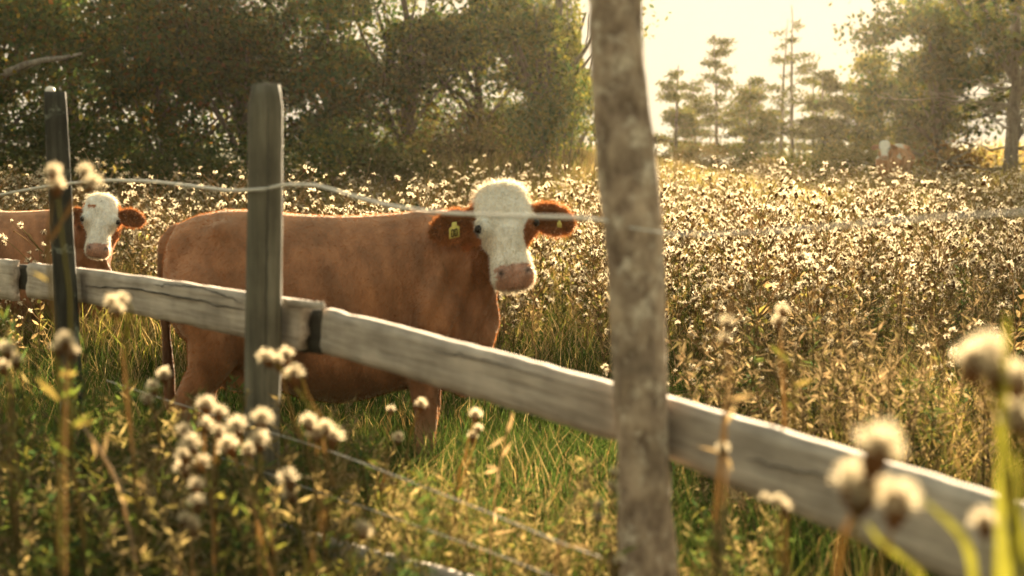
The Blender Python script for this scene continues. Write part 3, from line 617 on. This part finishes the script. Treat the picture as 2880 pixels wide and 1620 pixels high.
for i, (lab, px, Y, h, r, nl, pal) in enumerate([
    ('black shadowed bush under the trees behind the black post', 60, 25.5, 1.9, 1.6, 4200, DARKG), ('low dark bush under the trees left of the round post', 330, 26.5, 1.8, 1.7, 4200, DARKG),
    ('low dark bush at the foot of the slanting trunk', 590, 26.5, 1.7, 1.5, 4000, DARKG), ('green bush right of the round post under the trees', 900, 28, 1.9, 1.5, 4000, DARKG+OLIVE),
    ('round green bush below the leaning trunk, left of the lichened post', 1575, 29.5, 2.3, 1.0, 4200, DARKG+OLIVE), ('brownish brush on the shaded bank between the trunks', 1270, 30.5, 1.5, 1.6, 3600, [(.10, .07, .035), (.08, .06, .03), (.06, .06, .025)]),
    ('shaded brush filling the gap behind the straight trunk', 1090, 34, 1.7, 1.5, 4200, DARKG+OLIVE), ('shaded brush filling the gap behind the open crowned tree', 1330, 35, 1.8, 1.5, 4200, DARKG+OLIVE), ('small dark bush standing alone in the sunlit thistles', 1170, 20, .9, .35, 700, DARKG), ('grassy olive shrub on the bank in front of the wood', 1090, 27.5, 1.25, .9, 2600, [(.08, .085, .03), (.10, .09, .035)]),
]): bush(lab, tx(px, Y), Y, h, r, nl, pal, i)
# right side pines
for i, (lab, px, Y, h, rb, first, dens) in enumerate([
    ('hazy pine nearest to the lichened post', 1900, 47, 3.7, 1.1, .12, 1.0), ('tall hazy pine with a bare lower trunk', 2020, 50, 5.0, 1.2, .22, .9), ('small dark pine among the hazy ones', 2110, 46, 3.5, 1.1, .12, 1.1),
    ('twin pine with a thin straight trunk before the glare', 2195, 52, 5.8, .7, .34, .5), ('tallest bare stemmed pine in the glare', 2232, 49, 6.0, .7, .45, .45),
    ('flat topped short pine left of the far cow', 2325, 45, 3.5, 1.2, .18, 1.3), ('low pine behind the far cow', 2400, 48, 3.2, 1.2, .15, 1.2), ('slender pine beside the flat topped one', 2290, 51, 3.9, .8, .25, .9),
    ('broad hazy pine in the gap beyond', 2120, 58, 3.9, 1.4, .15, .9), ('hazy pine far behind near the lichened post', 1960, 60, 4.0, 1.4, .15, .9)]):
    pine(lab, tx(px, Y), Y, h, rb, i, first, dens)
for i, (lab, px, Y, h, r, nl, pal) in enumerate([
    ('golden bush glowing left of the far cow', 2430, 42, 1.5, 1.1, 3600, GOLD), ('golden scrub under the pines', 2290, 43, 1.3, 1.1, 3000, GOLD+OLIVE), ('dark shaded bush at the foot of the pines', 2200, 44, 1.5, .9, 2600, OLIVE),
    ('tan scrub beside the lichened post at the meadow end', 1930, 43, 1.1, 1.2, 2600, [(.16, .11, .05), (.12, .09, .04)]), ('tan rounded bush below the bare stemmed pine', 2150, 40, .9, .6, 1600, [(.22, .16, .08), (.16, .12, .05)]),
    ('low olive bush between the pines', 2060, 45, 1.2, 1.1, 2400, OLIVE), ('shadowy bush behind the far cow', 2570, 43, 1.6, 1.1, 3000, OLIVE), ('rusty low bush under the dead branches', 2690, 38, .9, 1.1, 2200, [(.18, .09, .03), (.12, .08, .03)])]):
    bush(lab, tx(px, Y), Y, h, r, nl, pal, 40+i)
broad_tree('large pale trunked tree at the frame edge with bare low branches', tx(2842, 37), 37, 8.0, 3.0, 10500, OLIVE+DARKG, .20, (.15, 0), 31, .30, .17, 44, .5, bark=M_barkp, gap=.34, bare=30, group='trees on the right side')
broad_tree('broad open crowned tree above the far cow', tx(2650, 42), 42, 5.6, 2.2, 7600, OLIVE+DARKG, .13, (-.3, 0), 33, .25, .17, 34, .5, gap=.34, bare=14, group='trees on the right side')
broad_tree('smaller yellow leaved tree left of the pale trunked tree', tx(2500, 45), 45, 3.9, 1.7, 5000, OLIVE+GOLD, .10, (.4, 0), 34, .22, .16, 28, .45, gap=.40, group='trees on the right side')
broad_tree('backlit tree behind the pale trunk at the frame edge', tx(2960, 44), 44, 7.5, 2.6, 6000, OLIVE, .15, (0, 0), 35, .15, .17, 36, .5, gap=.38, group='trees on the right side')

# ------------------------------------------------------------------ thistles
STEM = [(.22, .16, .07), (.30, .21, .11), (.18, .17, .06), (.36, .26, .14)]
def head_mesh(b, c, up, r, nh, rng, calyx=.42):
    """one seed head: brown cup with a burst of silky hairs"""
    up = nrm(up); d = rdir(nh*2, rng); d = d[(d @ up) > -.30][:nh]; c0 = np.asarray(c, float)
    q = nrm(rng.normal(size=3)); d = d[~((d @ q > .35) & (rng.random(len(d)) < .75*rng.random()))]; n = len(d)
    k = (70/nh)**.5; pos = d*(r*(.38+.55*rng.random((n, 1))**1.3)); dr = d*.9+rng.normal(size=(n, 3))*.45; dr /= np.linalg.norm(dr, axis=1, keepdims=True)
    sd = perp(dr, rng)*(r*.085*k); l = r*.42*(.7+.5*rng.random((n, 1)))*k**.5
    V = np.stack([c0+pos-dr*l*.5-sd, c0+pos-dr*l*.5+sd, c0+pos+dr*l*.6], 1).reshape(-1, 3)
    b.add(V, np.arange(n*3).reshape(-1, 3), None, np.array((.87, .77, .59))*(.78+.30*rng.random((n*3, 1))))
    return c0-up*r*.25
def calyx_mesh(b, c, up, r, sides=7):
    up = nrm(up); b.tube([c-up*r*.75, c-up*r*.45, c-up*r*.05, c+up*r*.22], [r*.10, r*.27, r*.29, r*.18], sides, (.17, .10, .05))
def thistle_geo(rng, h, heads, nh, leafn, hr=.026, sides=4):
    """returns stem builder, fluff builder"""
    sb, fb = MB(), MB(); top = np.array((rng.normal()*.06, rng.normal()*.06, h*.86)); P = wob((0, 0, -.05), top, 7, .05, rng)
    sb.tube(P, np.linspace(.0055, .0025, 7), sides, pick(STEM, 1, rng)[0], cap=False)
    for k in range(heads):
        j = rng.integers(3, 7); a_ = rng.random()*2*np.pi; l_ = (.06+.20*rng.random())*h/.9; p1 = P[j]+np.array((math.cos(a_)*l_*.8, math.sin(a_)*l_*.8, l_*(.5+.7*rng.random())))
        sb.tube(wob(P[j], p1, 4, .015, rng), np.linspace(.003, .0016, 4), 3, pick(STEM, 1, rng)[0], cap=False)
        up = nrm(p1-P[j]+np.array((0, 0, .05))+rng.normal(size=3)*.06); r = hr*(.45+.85*rng.random())
        if rng.random() < .8: head_mesh(fb, p1, up, r, nh, rng)
        else: r *= .6
        calyx_mesh(sb, p1, up, r, 5)
    t_ = rng.random(leafn)*.85; i = (t_*6).astype(int); f = (t_*6-i)[:, None]; B_ = P[i]*(1-f)+P[i+1]*f; a_ = rng.random(leafn)*2*np.pi
    D = np.stack([np.cos(a_), np.sin(a_), -1.0+2.4*rng.random(leafn)], 1); D /= np.linalg.norm(D, axis=1, keepdims=True)
    sb.leaves(B_, D, perp(D, rng), (.05+.10*rng.random(leafn))*(1.2-t_), .018+.014*rng.random(leafn), pick([(.36, .25, .13), (.46, .34, .18), (.24, .20, .07), (.26, .25, .07), (.16, .17, .05)], leafn, rng))
    return sb, fb
def join_geo(parts):
    V, T, Q, C, mt, mq, n = [], [], [], [], [], [], 0
    for mi, b_ in enumerate(parts):
        if not b_.V: continue
        v, F, c_ = b_.arrays(); V.append(v); C.append(c_)
        for f in F: (T if f.shape[1] == 3 else Q).append(f+n); (mt if f.shape[1] == 3 else mq).append(np.full(len(f), mi))
        n += len(v)
    F = []; m = []
    if T: F.append(np.concatenate(T)); m.append(np.concatenate(mt))
    if Q: F.append(np.concatenate(Q)); m.append(np.concatenate(mq))
    return np.concatenate(V), F, np.concatenate(C), np.concatenate(m)
def tall(x, y):
    """how overgrown the meadow is at a place: low round the cow, high to the right and behind"""
    x = np.asarray(x, float); y = np.asarray(y, float)
    a = np.maximum(sstep(.55, 1.7, x-.10*(y-7)), sstep(8.6, 10.5, y+.25*np.minimum(x, 0)*0))
    return a
# individuals in the meadow: the ones that show largest
protos = []
for k in range(9):
    rng = np.random.default_rng(70+k); V, F, C, m = join_geo(thistle_geo(rng, .85+.25*rng.random(), 20+k, 60, 60))
    o = mk('thistle', V, F, C, [M_dry, M_fluff], None, False, m); protos.append(o)
rng = np.random.default_rng(4); spots = []
while len(spots) < 300:
    y = 5.6+8.2*rng.random()**.8; x = (rng.random()*2-1)*(.37*y+.3); 
    if rng.random() > tall(x, y)*min(1, (1.55*vnoise(x, y, .8))**2+.08): continue
    if -2.0 < x < .45 and 6.2 < y < 8.3: continue
    if x < -2.6 and 9.9 < y < 11.6: continue
    if y < 11 and abs(x-c2[0]*y/10.55) < .30: continue
    fx = (np.array((x, y))-FP) @ FN
    if fx < .5: continue
    spots.append((x, y))
for i, (x, y) in enumerate(spots):
    src = protos[i % 9]; o = src if i < 9 else src.copy()
    if i >= 9: COL.objects.link(o)
    s = (.62+.60*rng.random())*(1.0-.22*(y < 7)); o.location = (x, y, g(x, y)); o.rotation_euler = (rng.normal()*.08, rng.normal()*.08, rng.random()*6.28); o.scale = (s, s, s)
    if x < -1.6: lg = ('seeding white thistle round the cow beside the black post', 'thistles on the black post side')
    elif x < .75: lg = ('seeding white thistle behind the back of the broadside brown cow', 'thistles behind the broadside cow')
    elif y < 8.5: lg = ('seeding white thistle in the dry weeds right above the broad rail', 'thistles above the broad rail')
    elif y < 11: lg = ('seeding white thistle halfway up the meadow, right of the lichened post', 'thistles halfway up the meadow')
    else: lg = ('small seeding white thistle high up the meadow, right of the lichened post', 'thistles high up the meadow')
    tag(o, lg[0], 'thistle', lg[1])
# the rest as one mass
SB, FB = MB(), MB(); nm = 0; rng = np.random.default_rng(9); pool = []
for k in range(26):
    r2 = np.random.default_rng(300+k); V, F, C, m = join_geo(thistle_geo(r2, .85+.3*r2.random(), 16, 18, 18, .030, 3)); pool.append((V, F, C, m))
VV, TT, QQ, CC, MT, MQ, off = [], [], [], [], [], [], 0
while nm < 1500:
    y = 9.2+32*rng.random()**1.25; x = (rng.random()*2-1)*(.40*y+1.5)
    lit = vnoise(x, y, .45)
    if rng.random() > (1.5*lit)**2+.12: continue
    if x < 4 and y > 23 and rng.random() < .8: continue
    if x < -2.2 and 9.2 < y < 12.0: continue
    if y > 33 and x < 6: continue
    V, F, C, m = pool[rng.integers(0, 26)]; s = min(.8+.45*rng.random(), max(.3, (CAM_H-(65+40*rng.random())/FPX*y-g(x, y))/1.05)); a_ = rng.random()*6.28; ca, sa = math.cos(a_)*s, math.sin(a_)*s
    W_ = np.stack([V[:, 0]*ca-V[:, 1]*sa+x, V[:, 0]*sa+V[:, 1]*ca+y, V[:, 2]*s+g(x, y)], 1); VV.append(W_); CC.append(C)
    TT.append(F[0]+off); MT.append(m[:len(F[0])]); QQ.append(F[1]+off); MQ.append(m[len(F[0]):]); off += len(V); nm += 1
o = mk('thistles', np.concatenate(VV), [np.concatenate(TT), np.concatenate(QQ)], np.concatenate(CC), [M_dry, M_fluff], None, False, np.concatenate(MT+MQ))
tag(o, 'mass of white seeding thistles filling the far meadow', 'thistles', None, 'stuff')

# foreground thistles, each with its own stems and heads
head_pool = []
def seed_head(parent, p, up, r, seed):
    rng = np.random.default_rng(seed)
    fb = MB(); head_mesh(fb, np.zeros(3), up, r, 420, rng); o = fb.build('seed_head', M_fluff, parent); o.location = p
    cb = MB(); calyx_mesh(cb, np.zeros(3), up, r*1.55, 9); c_ = cb.build('cup', M_dry, o); return o
def fg_thistle(label, heads, Y, r, seed, base=None, group='thistles in front of the fence', lean=.0, cat='thistle', leafn=26):
    rng = np.random.default_rng(seed+2000); P = np.array([at(x, y, Y+dy) for x, y, dy in heads]); c = P.mean(0)
    bx, by = (c[0]+lean, c[1]+.05) if base is None else base
    root = empty('thistle', (bx, by, g(bx, by))); tag(root, label, cat, group); org = np.array((bx, by, g(bx, by)))
    sb = MB(); join = np.array((bx*.35+c[0]*.65, by*.35+c[1]*.65, P[:, 2].min()-.16)); stem = wob(org-np.array((0, 0, .05)), join, 10, .05, rng)
    sb.tube(stem-org, np.linspace(.006, .0035, 10), 7, (.15, .12, .05))
    for p in P:
        j = rng.integers(6, 10); br = wob(stem[j], p, 6, .012, rng); br[-1] = p; sb.tube(br-org, np.linspace(.0032, .002, 6), 5, pick(STEM, 1, rng)[0])
        up = nrm(br[-1]-br[-2]+np.array((0, 0, .03))+rng.normal(size=3)*.01); seed_head(root, p-org, up, r*(.8+.4*rng.random()), rng.integers(1e6))
    sb.build('stem', M_dry, root)
    lb = MB(); t_ = rng.random(leafn); i = np.minimum((t_*9).astype(int), 8); f = (t_*9-i)[:, None]; B_ = stem[i]*(1-f)+stem[i+1]*f-org; a_ = rng.random(leafn)*2*np.pi
    D = np.stack([np.cos(a_), np.sin(a_), .1+.6*rng.random(leafn)], 1); D /= np.linalg.norm(D, axis=1, keepdims=True)
    lb.leaves(B_, D, perp(D, rng), .04+.06*rng.random(leafn), .010+.008*rng.random(leafn), pick([(.10, .13, .03), (.14, .14, .04), (.20, .15, .06), (.08, .10, .03)], leafn, rng)); lb.build('leaves', M_leaf, root)
    return root
fg_thistle('big blurred thistle with four white heads in front of the low rail', [(2470, 1255, 0), (2430, 1370, .02), (2525, 1405, .0), (2395, 1350, .05)], 1.72, .034, 1, lean=.05)
fg_thistle('blurred white thistle head beside the yellow grass blades', [(2768, 1465, 0)], 1.75, .026, 2, lean=-.02)
fg_thistle('bright blurred thistle high at the edge of the frame', [(2735, 1010, 0), (2775, 985, .04), (2865, 1060, .0), (2860, 1165, .0), (2800, 1040, .03)], 1.75, .026, 3, lean=.08)
fg_thistle('cluster of fluffy thistle heads left of the round post foot', [(517, 1210, 0), (578, 1192, .05), (615, 1210, 0), (537, 1246, -.05), (517, 1280, 0), (514, 1315, .02), (570, 1302, .05), (581, 1134, .1), (618, 1157, .05)], 3.35, .026, 4)
fg_thistle('fluffy thistle heads overlapping the foot of the round post', [(668, 1196, 0), (738, 1176, .02), (729, 1236, -.04), (700, 1262, .05), (640, 1250, .06)], 3.3, .028, 5)
fg_thistle('bright thistle pair crossing the middle of the round post', [(748, 1004, 0), (806, 996, .02), (828, 1050, .02), (782, 1014, .05)], 3.4, .026, 6)
fg_thistle('torn thistle heads just right of the round post foot', [(868, 1184, 0), (917, 1200, .03), (890, 1214, .02), (940, 1226, .04)], 3.3, .026, 7)
fg_thistle('single drooping thistle head below the round post', [(811, 1345, 0), (815, 1385, .02)], 3.2, .026, 8)
fg_thistle('low thistle heads over the hidden lower rail', [(553, 1412, 0), (520, 1458, 0), (553, 1363, .02), (540, 1475, .03)], 3.2, .025, 9)
fg_thistle('small white thistle heads at the upper weeds', [(430, 1087, 0), (462, 1052, .1), (415, 1120, 0)], 4.0, .024, 10)
fg_thistle('small dried thistle heads on a thin stalk hugging the lichened post', [(1725, 1328, 0), (1722, 1366, .02), (1685, 1420, 0), (1680, 1452, 0)], 3.0, .015, 11)
fg_thistle('tiny thistle head low beside the lichened post', [(1740, 1575, 0)], 2.9, .015, 12)
fg_thistle('tan blurred thistle tops against the black post', [(150, 480, 0), (160, 520, .05), (262, 512, .0), (240, 480, .02)], 3.0, .022, 13)
fg_thistle('tan blurred thistle in front of the cracked rail', [(345, 840, 0), (330, 868, .02), (318, 850, .04)], 3.1, .022, 14)
fg_thistle('pale blurred thistle below the black post', [(185, 955, 0), (200, 985, .02), (165, 975, .02)], 2.9, .024, 15)
fg_thistle('dry thistle standing before the rail right of the lichened post', [(2040, 950, 0), (2033, 1260, .0), (2045, 905, .02)], 2.7, .017, 16)
fg_thistle('thistle heads peeping over the rail near the corner', [(2200, 870, 0), (2190, 900, .02)], 3.4, .018, 17)
fg_thistle('low tan thistle near the bottom middle', [(1012, 1475, 0), (1025, 1490, .02), (562, 1565, .5)], 3.2, .022, 18)
fg_thistle('thistle heads in the grass below the long rail', [(1338, 1165, 0), (1345, 1205, .02), (1330, 1225, .0)], 4.2, .022, 19)
fg_thistle('pale thistle below the broad rail', [(2190, 1405, 0), (2205, 1425, .02), (2150, 1400, .02)], 2.5, .014, 20)
fg_thistle('pale tan thistle in the weeds at the far corner', [(20, 980, 0), (45, 1010, .03), (10, 1030, .02)], 3.3, .022, 21)
fg_thistle('pinkish thistle at the foot of the brown cow', [(1185, 1135, 0), (1100, 1150, .05), (1120, 1230, .02)], 4.4, .022, 22)

# ------------------------------------------------------------------ tall yellow grass blades by the corner
def blade_thing(label, specs):
    root_p = at(specs[0][0][0][0], 1620, specs[0][2]); org = np.array((root_p[0], root_p[1], g(root_p[0], root_p[1]))); root = empty('tall_grass', org); tag(root, label, 'grass', 'yellow grass blades in front')
    for pts, wd, Y in specs:
        P = np.array([at(x, y, Y) for x, y in pts]); P = np.vstack([[(P[0][0]*.6+org[0]*.4), P[0][1], 0.0], P]); t = np.linspace(0, 1, 18); tk = np.linspace(0, 1, len(P)); Q = np.stack([np.interp(t, tk, P[:, k]) for k in range(3)], 1)
        for _ in range(3): Q[1:-1] = (Q[:-2]+2*Q[1:-1]+Q[2:])/4
        wv = wd*np.minimum(1, (1-t)*3)**.8*.5+.0006; L_ = Q-np.array((1, .15, 0))*wv[:, None]; Rr = Q+np.array((1, .15, 0))*wv[:, None]; mid = Q+np.array((0, -.25, 0))*wv[:, None]
        V = np.concatenate([L_, mid, Rr])-org; i = np.arange(17)[:, None]; q = np.concatenate([np.concatenate([i, i+18, i+19, i+1], 1), np.concatenate([i+18, i+36, i+37, i+19], 1)])
        mk('blade', V, [q], np.repeat(np.array((.17, .17, .03))[None]*(.6+.7*np.random.default_rng(len(pts)+int(Y*100)).random((54, 1))), 1, 0), M_grass, root, True)
blade_thing('tall yellow green grass blades in front of the rail end', [([(2812, 1620), (2816, 1300), (2826, 1050), (2832, 880)], .012, 1.75), ([(2835, 1640), (2846, 1500), (2848, 1390)], .012, 1.78), ([(2860, 1620), (2858, 1350), (2852, 1200)], .007, 1.7),
             ([(2750, 1640), (2720, 1520), (2650, 1450), (2585, 1395)], .013, 1.76), ([(2640, 1650), (2540, 1570), (2470, 1520), (2440, 1470)], .011, 1.8), ([(2890, 1640), (2878, 1520), (2868, 1440)], .012, 1.7)])
# ------------------------------------------------------------------ leafy weeds in front of and along the fence
WEED = [(.08, .12, .04), (.10, .13, .04), (.06, .10, .04), (.15, .14, .04), (.16, .13, .08), (.05, .085, .045)]
wp = []
for k in range(8):
    rng = np.random.default_rng(600+k); b = MB(); h = .62+.3*rng.random(); pal = WEED if k < 5 else [(.25, .18, .11), (.31, .24, .145), (.17, .14, .07)]
    for s in range(3):
        top = np.array((rng.normal()*.10, rng.normal()*.10, h*(.75+.3*rng.random()))); P = wob((rng.normal()*.02, rng.normal()*.02, -.05), top, 8, .06, rng); b.tube(P, np.linspace(.004, .0015, 8), 4, (.14, .11, .05), cap=False)
        n = 105; t_ = .15+.85*rng.random(n); i = np.minimum((t_*7).astype(int), 6); f = (t_*7-i)[:, None]; B_ = P[i]*(1-f)+P[i+1]*f; a_ = rng.random(n)*2*np.pi
        D = np.stack([np.cos(a_), np.sin(a_), -1.0+2.6*rng.random(n)], 1); D /= np.linalg.norm(D, axis=1, keepdims=True)
        b.leaves(B_, D, perp(D, rng), .022+.045*rng.random(n), .004+.007*rng.random(n), pick(pal, n, rng, .4))
    wp.append(b.build('leafy_weed', M_leaf))
rng = np.random.default_rng(8); ws = []
while len(ws) < 260:
    y = 3.3+2.9*rng.random(); x = -.40*y+rng.random()*(.40*y+.9); f = (np.array((x, y))-FP) @ FN
    if f > .9 or (abs(f) < .1): continue
    if x > -.25 and rng.random() < .55: continue
    ws.append((x, y, f))
for i, (x, y, f) in enumerate(ws):
    src = wp[i % 8]; o = src if i < 8 else src.copy()
    if i >= 8: COL.objects.link(o)
    lim = CAM_H-y*(1130-400)/FPX                                 # these weeds reach about knee to hip height along the fence
    s = min(1.15, max(.45, lim/.8))*(.7+.35*rng.random())*(1 if x < -.55 else .78); o.location = (x, y, g(x, y)); o.rotation_euler = (rng.normal()*.12, rng.normal()*.12, rng.random()*6.28); o.scale = (s, s, s)
    if x < -1.25: lg = ('leafy weed in the tangle below the cracked rail near the black post', 'weeds near the black post')
    elif f > .1: lg = ('leafy weed just behind the fence under the rails', 'weeds behind the fence')
    elif x < -.35: lg = ('leafy weed around the foot of the round post', 'weeds at the round post')
    else: lg = ('leafy weed near the foot of the lichened post', 'weeds at the lichened post')
    tag(o, lg[0], 'weed', lg[1])
# tall weeds sticking up by the black post
for k, (px, Y, h, lab) in enumerate([(215, 4.6, 1.18, 'tall yellowing weed in front of the black post'), (60, 4.4, 1.05, 'tall dry weed left of the black post'), (130, 4.8, 1.12, 'slender yellow weed just left of the black post'), (300, 4.5, .98, 'dry leafy weed right of the black post')]):
    o = wp[k].copy(); COL.objects.link(o); x = tx(px, Y); o.location = (x, Y, g(x, Y)); s = h/.8; o.scale = (s*.7, s*.7, s); o.rotation_euler = (0, 0, k*1.3); tag(o, lab, 'weed', 'weeds by the black post')

def stick(label, pts, r, seed):
    rng = np.random.default_rng(seed); P = np.array([at(*p) for p in pts]); org = P[-1]; root = empty('dry_stalk', org); tag(root, label, 'stalk', 'leaning dry stalks')
    t = np.linspace(0, 1, 16); Q = np.stack([np.interp(t, np.linspace(0, 1, len(P)), P[:, k]) for k in range(3)], 1)+rng.normal(size=(16, 3))*.002; b = MB(); b.tube(Q-org, np.linspace(r*.6, r, 16), 7, (.40, .31, .21)); b.build('stem', M_dry, root, True)
    b = MB(); i = rng.integers(2, 14, 12); D = rdir(12, rng, .2); b.leaves(Q[i]-org, D, perp(D, rng), .05+.04*rng.random(12), .012, pick([(.36, .27, .16), (.25, .18, .10)], 12, rng)); b.build('leaves', M_dry, root)
stick('pale leaning dry stalk in the weeds left of the thistle cluster', [(222, 1180, 3.5), (290, 1280, 3.4), (352, 1395, 3.3), (380, 1620, 3.3), (400, 2300, 3.35)], .006, 1)
stick('dry stalk slanting up in front of the foot of the lichened post', [(1690, 1285, 3.0), (1600, 1420, 3.0), (1560, 1620, 3.05), (1540, 2400, 3.1)], .004, 2)
stick('thin dry stalk standing before the broad rail', [(2050, 850, 2.75), (2046, 1100, 2.75), (2036, 1400, 2.75), (2030, 1900, 2.75), (2030, 2700, 2.78)], .0035, 3)
stick('thin forked dry stalk between the round post and the thistles', [(1440, 1160, 4.0), (1400, 1320, 4.0), (1380, 1500, 4.0), (1370, 1900, 4.05)], .003, 4)
# ------------------------------------------------------------------ grasses
GREEN = np.array([(.13, .19, .035), (.17, .21, .04), (.09, .14, .03), (.23, .23, .05)]); TAN = np.array([(.46, .33, .17), (.38, .26, .125), (.54, .41, .23), (.32, .22, .10)]); MIX = np.vstack([TAN*1.1, TAN, GREEN*.9, [(.34, .31, .09), (.30, .28, .08)]])
def grass(name, label, n, ya, yb, xs, hfun, wfun, pal, power=1.0, keep=None, lean=(.15, .6), mat=None, dry=0):
    y = ya+(yb-ya)*R.random(n)**power; x = xs(y, R.random(n)); k = np.ones(n, bool) if keep is None else keep(x, y); x, y = x[k], y[k]; n = len(x)
    P = np.stack([x, y, gz(x, y)-.02], 1); H = hfun(x, y)*(.55+.75*R.random(n)); C = pick(pal, n, R, .3)*(.60+.8*vnoise(x, y, 1.7))[:, None]
    if dry: q = R.random(n) < dry*2*vnoise(x+9, y+4, 1.1); C[q] = pick(TAN*.75, int(q.sum()), R, .3)
    b = MB(); b.blades(P, H, wfun(y)*(.7+.6*R.random(n)), lean[0]+(lean[1]-lean[0])*R.random(n), C); o = b.build(name, mat or M_grass); tag(o, label, 'grass', None, 'stuff'); return o
wide = lambda y, u: (u*2-1)*(.40*y+.8)
notc = lambda x, y: ((np.stack([x, y], 1)-FP) @ FN) > .12
grass('pasture_grass', 'short green pasture grass around the brown cow', 120000, 4.6, 14, wide, lambda x, y: (.20+.22*vnoise(x, y, .9))*(1+.45*sstep(7.4, 6.0, y)), lambda y: .0035+.0004*y, GREEN*np.array((.38, .47, .66)), .9, keep=notc, dry=.16)
grass('meadow_grass', 'dry tan and yellow green grass of the meadow', 115000, 5.4, 30, wide, lambda x, y: .20+.42*tall(x, y)*(.5+.8*vnoise(x, y, .6)), lambda y: .003+.0005*y, MIX, 1.3, keep=lambda x, y: notc(x, y) & (R.random(len(x)) < .08+tall(x, y)))
grass('far_grass', 'pale grass at the far end of the meadow', 50000, 24, 48, lambda y, u: (u*2-1)*(.42*y+2), lambda x, y: .40+.25*vnoise(x, y, .4), lambda y: .010+.0003*y, np.vstack([TAN, [(.34, .31, .08), (.38, .34, .09), (.30, .28, .07)]]), 1.0, lean=(.1, .5))
grass('bank_grass', 'tall brown grass on the shaded bank before the wood', 26000, 24, 33, lambda y, u: -13+u*17, lambda x, y: .45+.4*vnoise(x, y, .7), lambda y: .012+0*y, np.array([(.16, .115, .06), (.12, .095, .045), (.10, .10, .04), (.20, .14, .075)]), 1.0, lean=(.1, .4))
grass('fence_grass', 'green and tan grass tangled along the fence', 42000, 2.4, 6.0, lambda y, u: -.40*y-.2+u*(.80*y+.5), lambda x, y: .40+.25*vnoise(x, y, 1.1), lambda y: .004+0*y, np.vstack([GREEN*.6, GREEN*np.array((.4, .5, .6)), TAN*.45]), 1.0, dry=.16, keep=lambda x, y: ((np.stack([x, y], 1)-FP) @ FN) < .8)
VV, TT, QQ, CC, off = [], [], [], [], 0; rng = np.random.default_rng(31)
wgeo = []
for o in wp[3:8]:
    me = o.data; v = np.empty(len(me.vertices)*3, np.float32); me.vertices.foreach_get('co', v); c_ = np.empty(len(me.vertices)*4, np.float32); me.attributes['col'].data.foreach_get('color', c_)
    T_ = np.array([tuple(p.vertices) for p in me.polygons if len(p.vertices) == 3]); Q_ = np.array([tuple(p.vertices) for p in me.polygons if len(p.vertices) == 4]); wgeo.append((v.reshape(-1, 3), T_, Q_, c_.reshape(-1, 4)[:, :3]))
k = 0
while k < 620:
    y = 5.4+13*rng.random()**1.4; x = (rng.random()*2-1)*(.40*y+.5)
    if y < 11 and abs(x-c2[0]*y/10.55) < .30: continue
    if not notc(np.array([x]), np.array([y]))[0] or rng.random() > tall(x, y): continue
    if -2.1 < x < .5 and 6.2 < y < 8.4 or (x < -2.4 and 9.9 < y < 11.7): continue
    v, T_, Q_, c_ = wgeo[rng.integers(0, 5)]; s = .75+.5*rng.random(); a_ = rng.random()*6.28; ca, sa = math.cos(a_)*s, math.sin(a_)*s
    VV.append(np.stack([v[:, 0]*ca-v[:, 1]*sa+x, v[:, 0]*sa+v[:, 1]*ca+y, v[:, 2]*s+g(x, y)], 1)); TT.append(T_+off); QQ.append(Q_+off); CC.append(c_*(.55+.45*rng.random())); off += len(v); k += 1
tag(mk('dry_weeds', np.concatenate(VV), [np.concatenate(TT), np.concatenate(QQ)], np.concatenate(CC), M_dry), 'tangle of dry tan weeds between the thistles', 'weeds', None, 'stuff')
# fallen dry stalks in the weedy ground right of the lichened post
b = MB(); rng = np.random.default_rng(77)
for k in range(900):
    y = 6+9*rng.random()**1.3; x = .9+.08*(y-6)+rng.random()*(.4*y-.6); p = np.array((x, y, g(x, y)+.10+.45*rng.random())); a_ = rng.random()*6.28; l_ = .15+.35*rng.random(); d = np.array((math.cos(a_), math.sin(a_), rng.normal()*.35))*l_
    b.tube([p-d/2, p+np.array((0, 0, .02)), p+d/2], [.0022, .002, .001], 3, pick([(.38, .28, .17), (.26, .18, .10), (.16, .11, .06)], 1, rng)[0], cap=False)
tag(b.build('dry_stalks', M_dry), 'tangle of broken dry stalks between the thistles', 'stalks', None, 'stuff')

# ------------------------------------------------------------------ haze
def haze():
    x0, x1, y0, y1, z0, z1 = -60, 60, -30, 75, -1.3, 13
    V = [(x, y, z) for z in (z0, z1) for y in (y0, y1) for x in (x0, x1)]
    Q = [(0, 2, 3, 1), (4, 5, 7, 6), (0, 1, 5, 4), (2, 6, 7, 3), (0, 4, 6, 2), (1, 3, 7, 5)]
    m, t, out = newmat('golden_haze'); v = N(t, 'ShaderNodeVolumePrincipled'); v.inputs['Color'].default_value = (1, .88, .64, 1); v.inputs['Density'].default_value = .00024; v.inputs['Anisotropy'].default_value = .68
    t.links.new(v.outputs[0], out.inputs['Volume']); o = mk('haze', np.array(V, float), [np.array(Q)], None, m); tag(o, 'golden evening haze hanging over the meadow', 'haze', None, 'stuff')
haze()
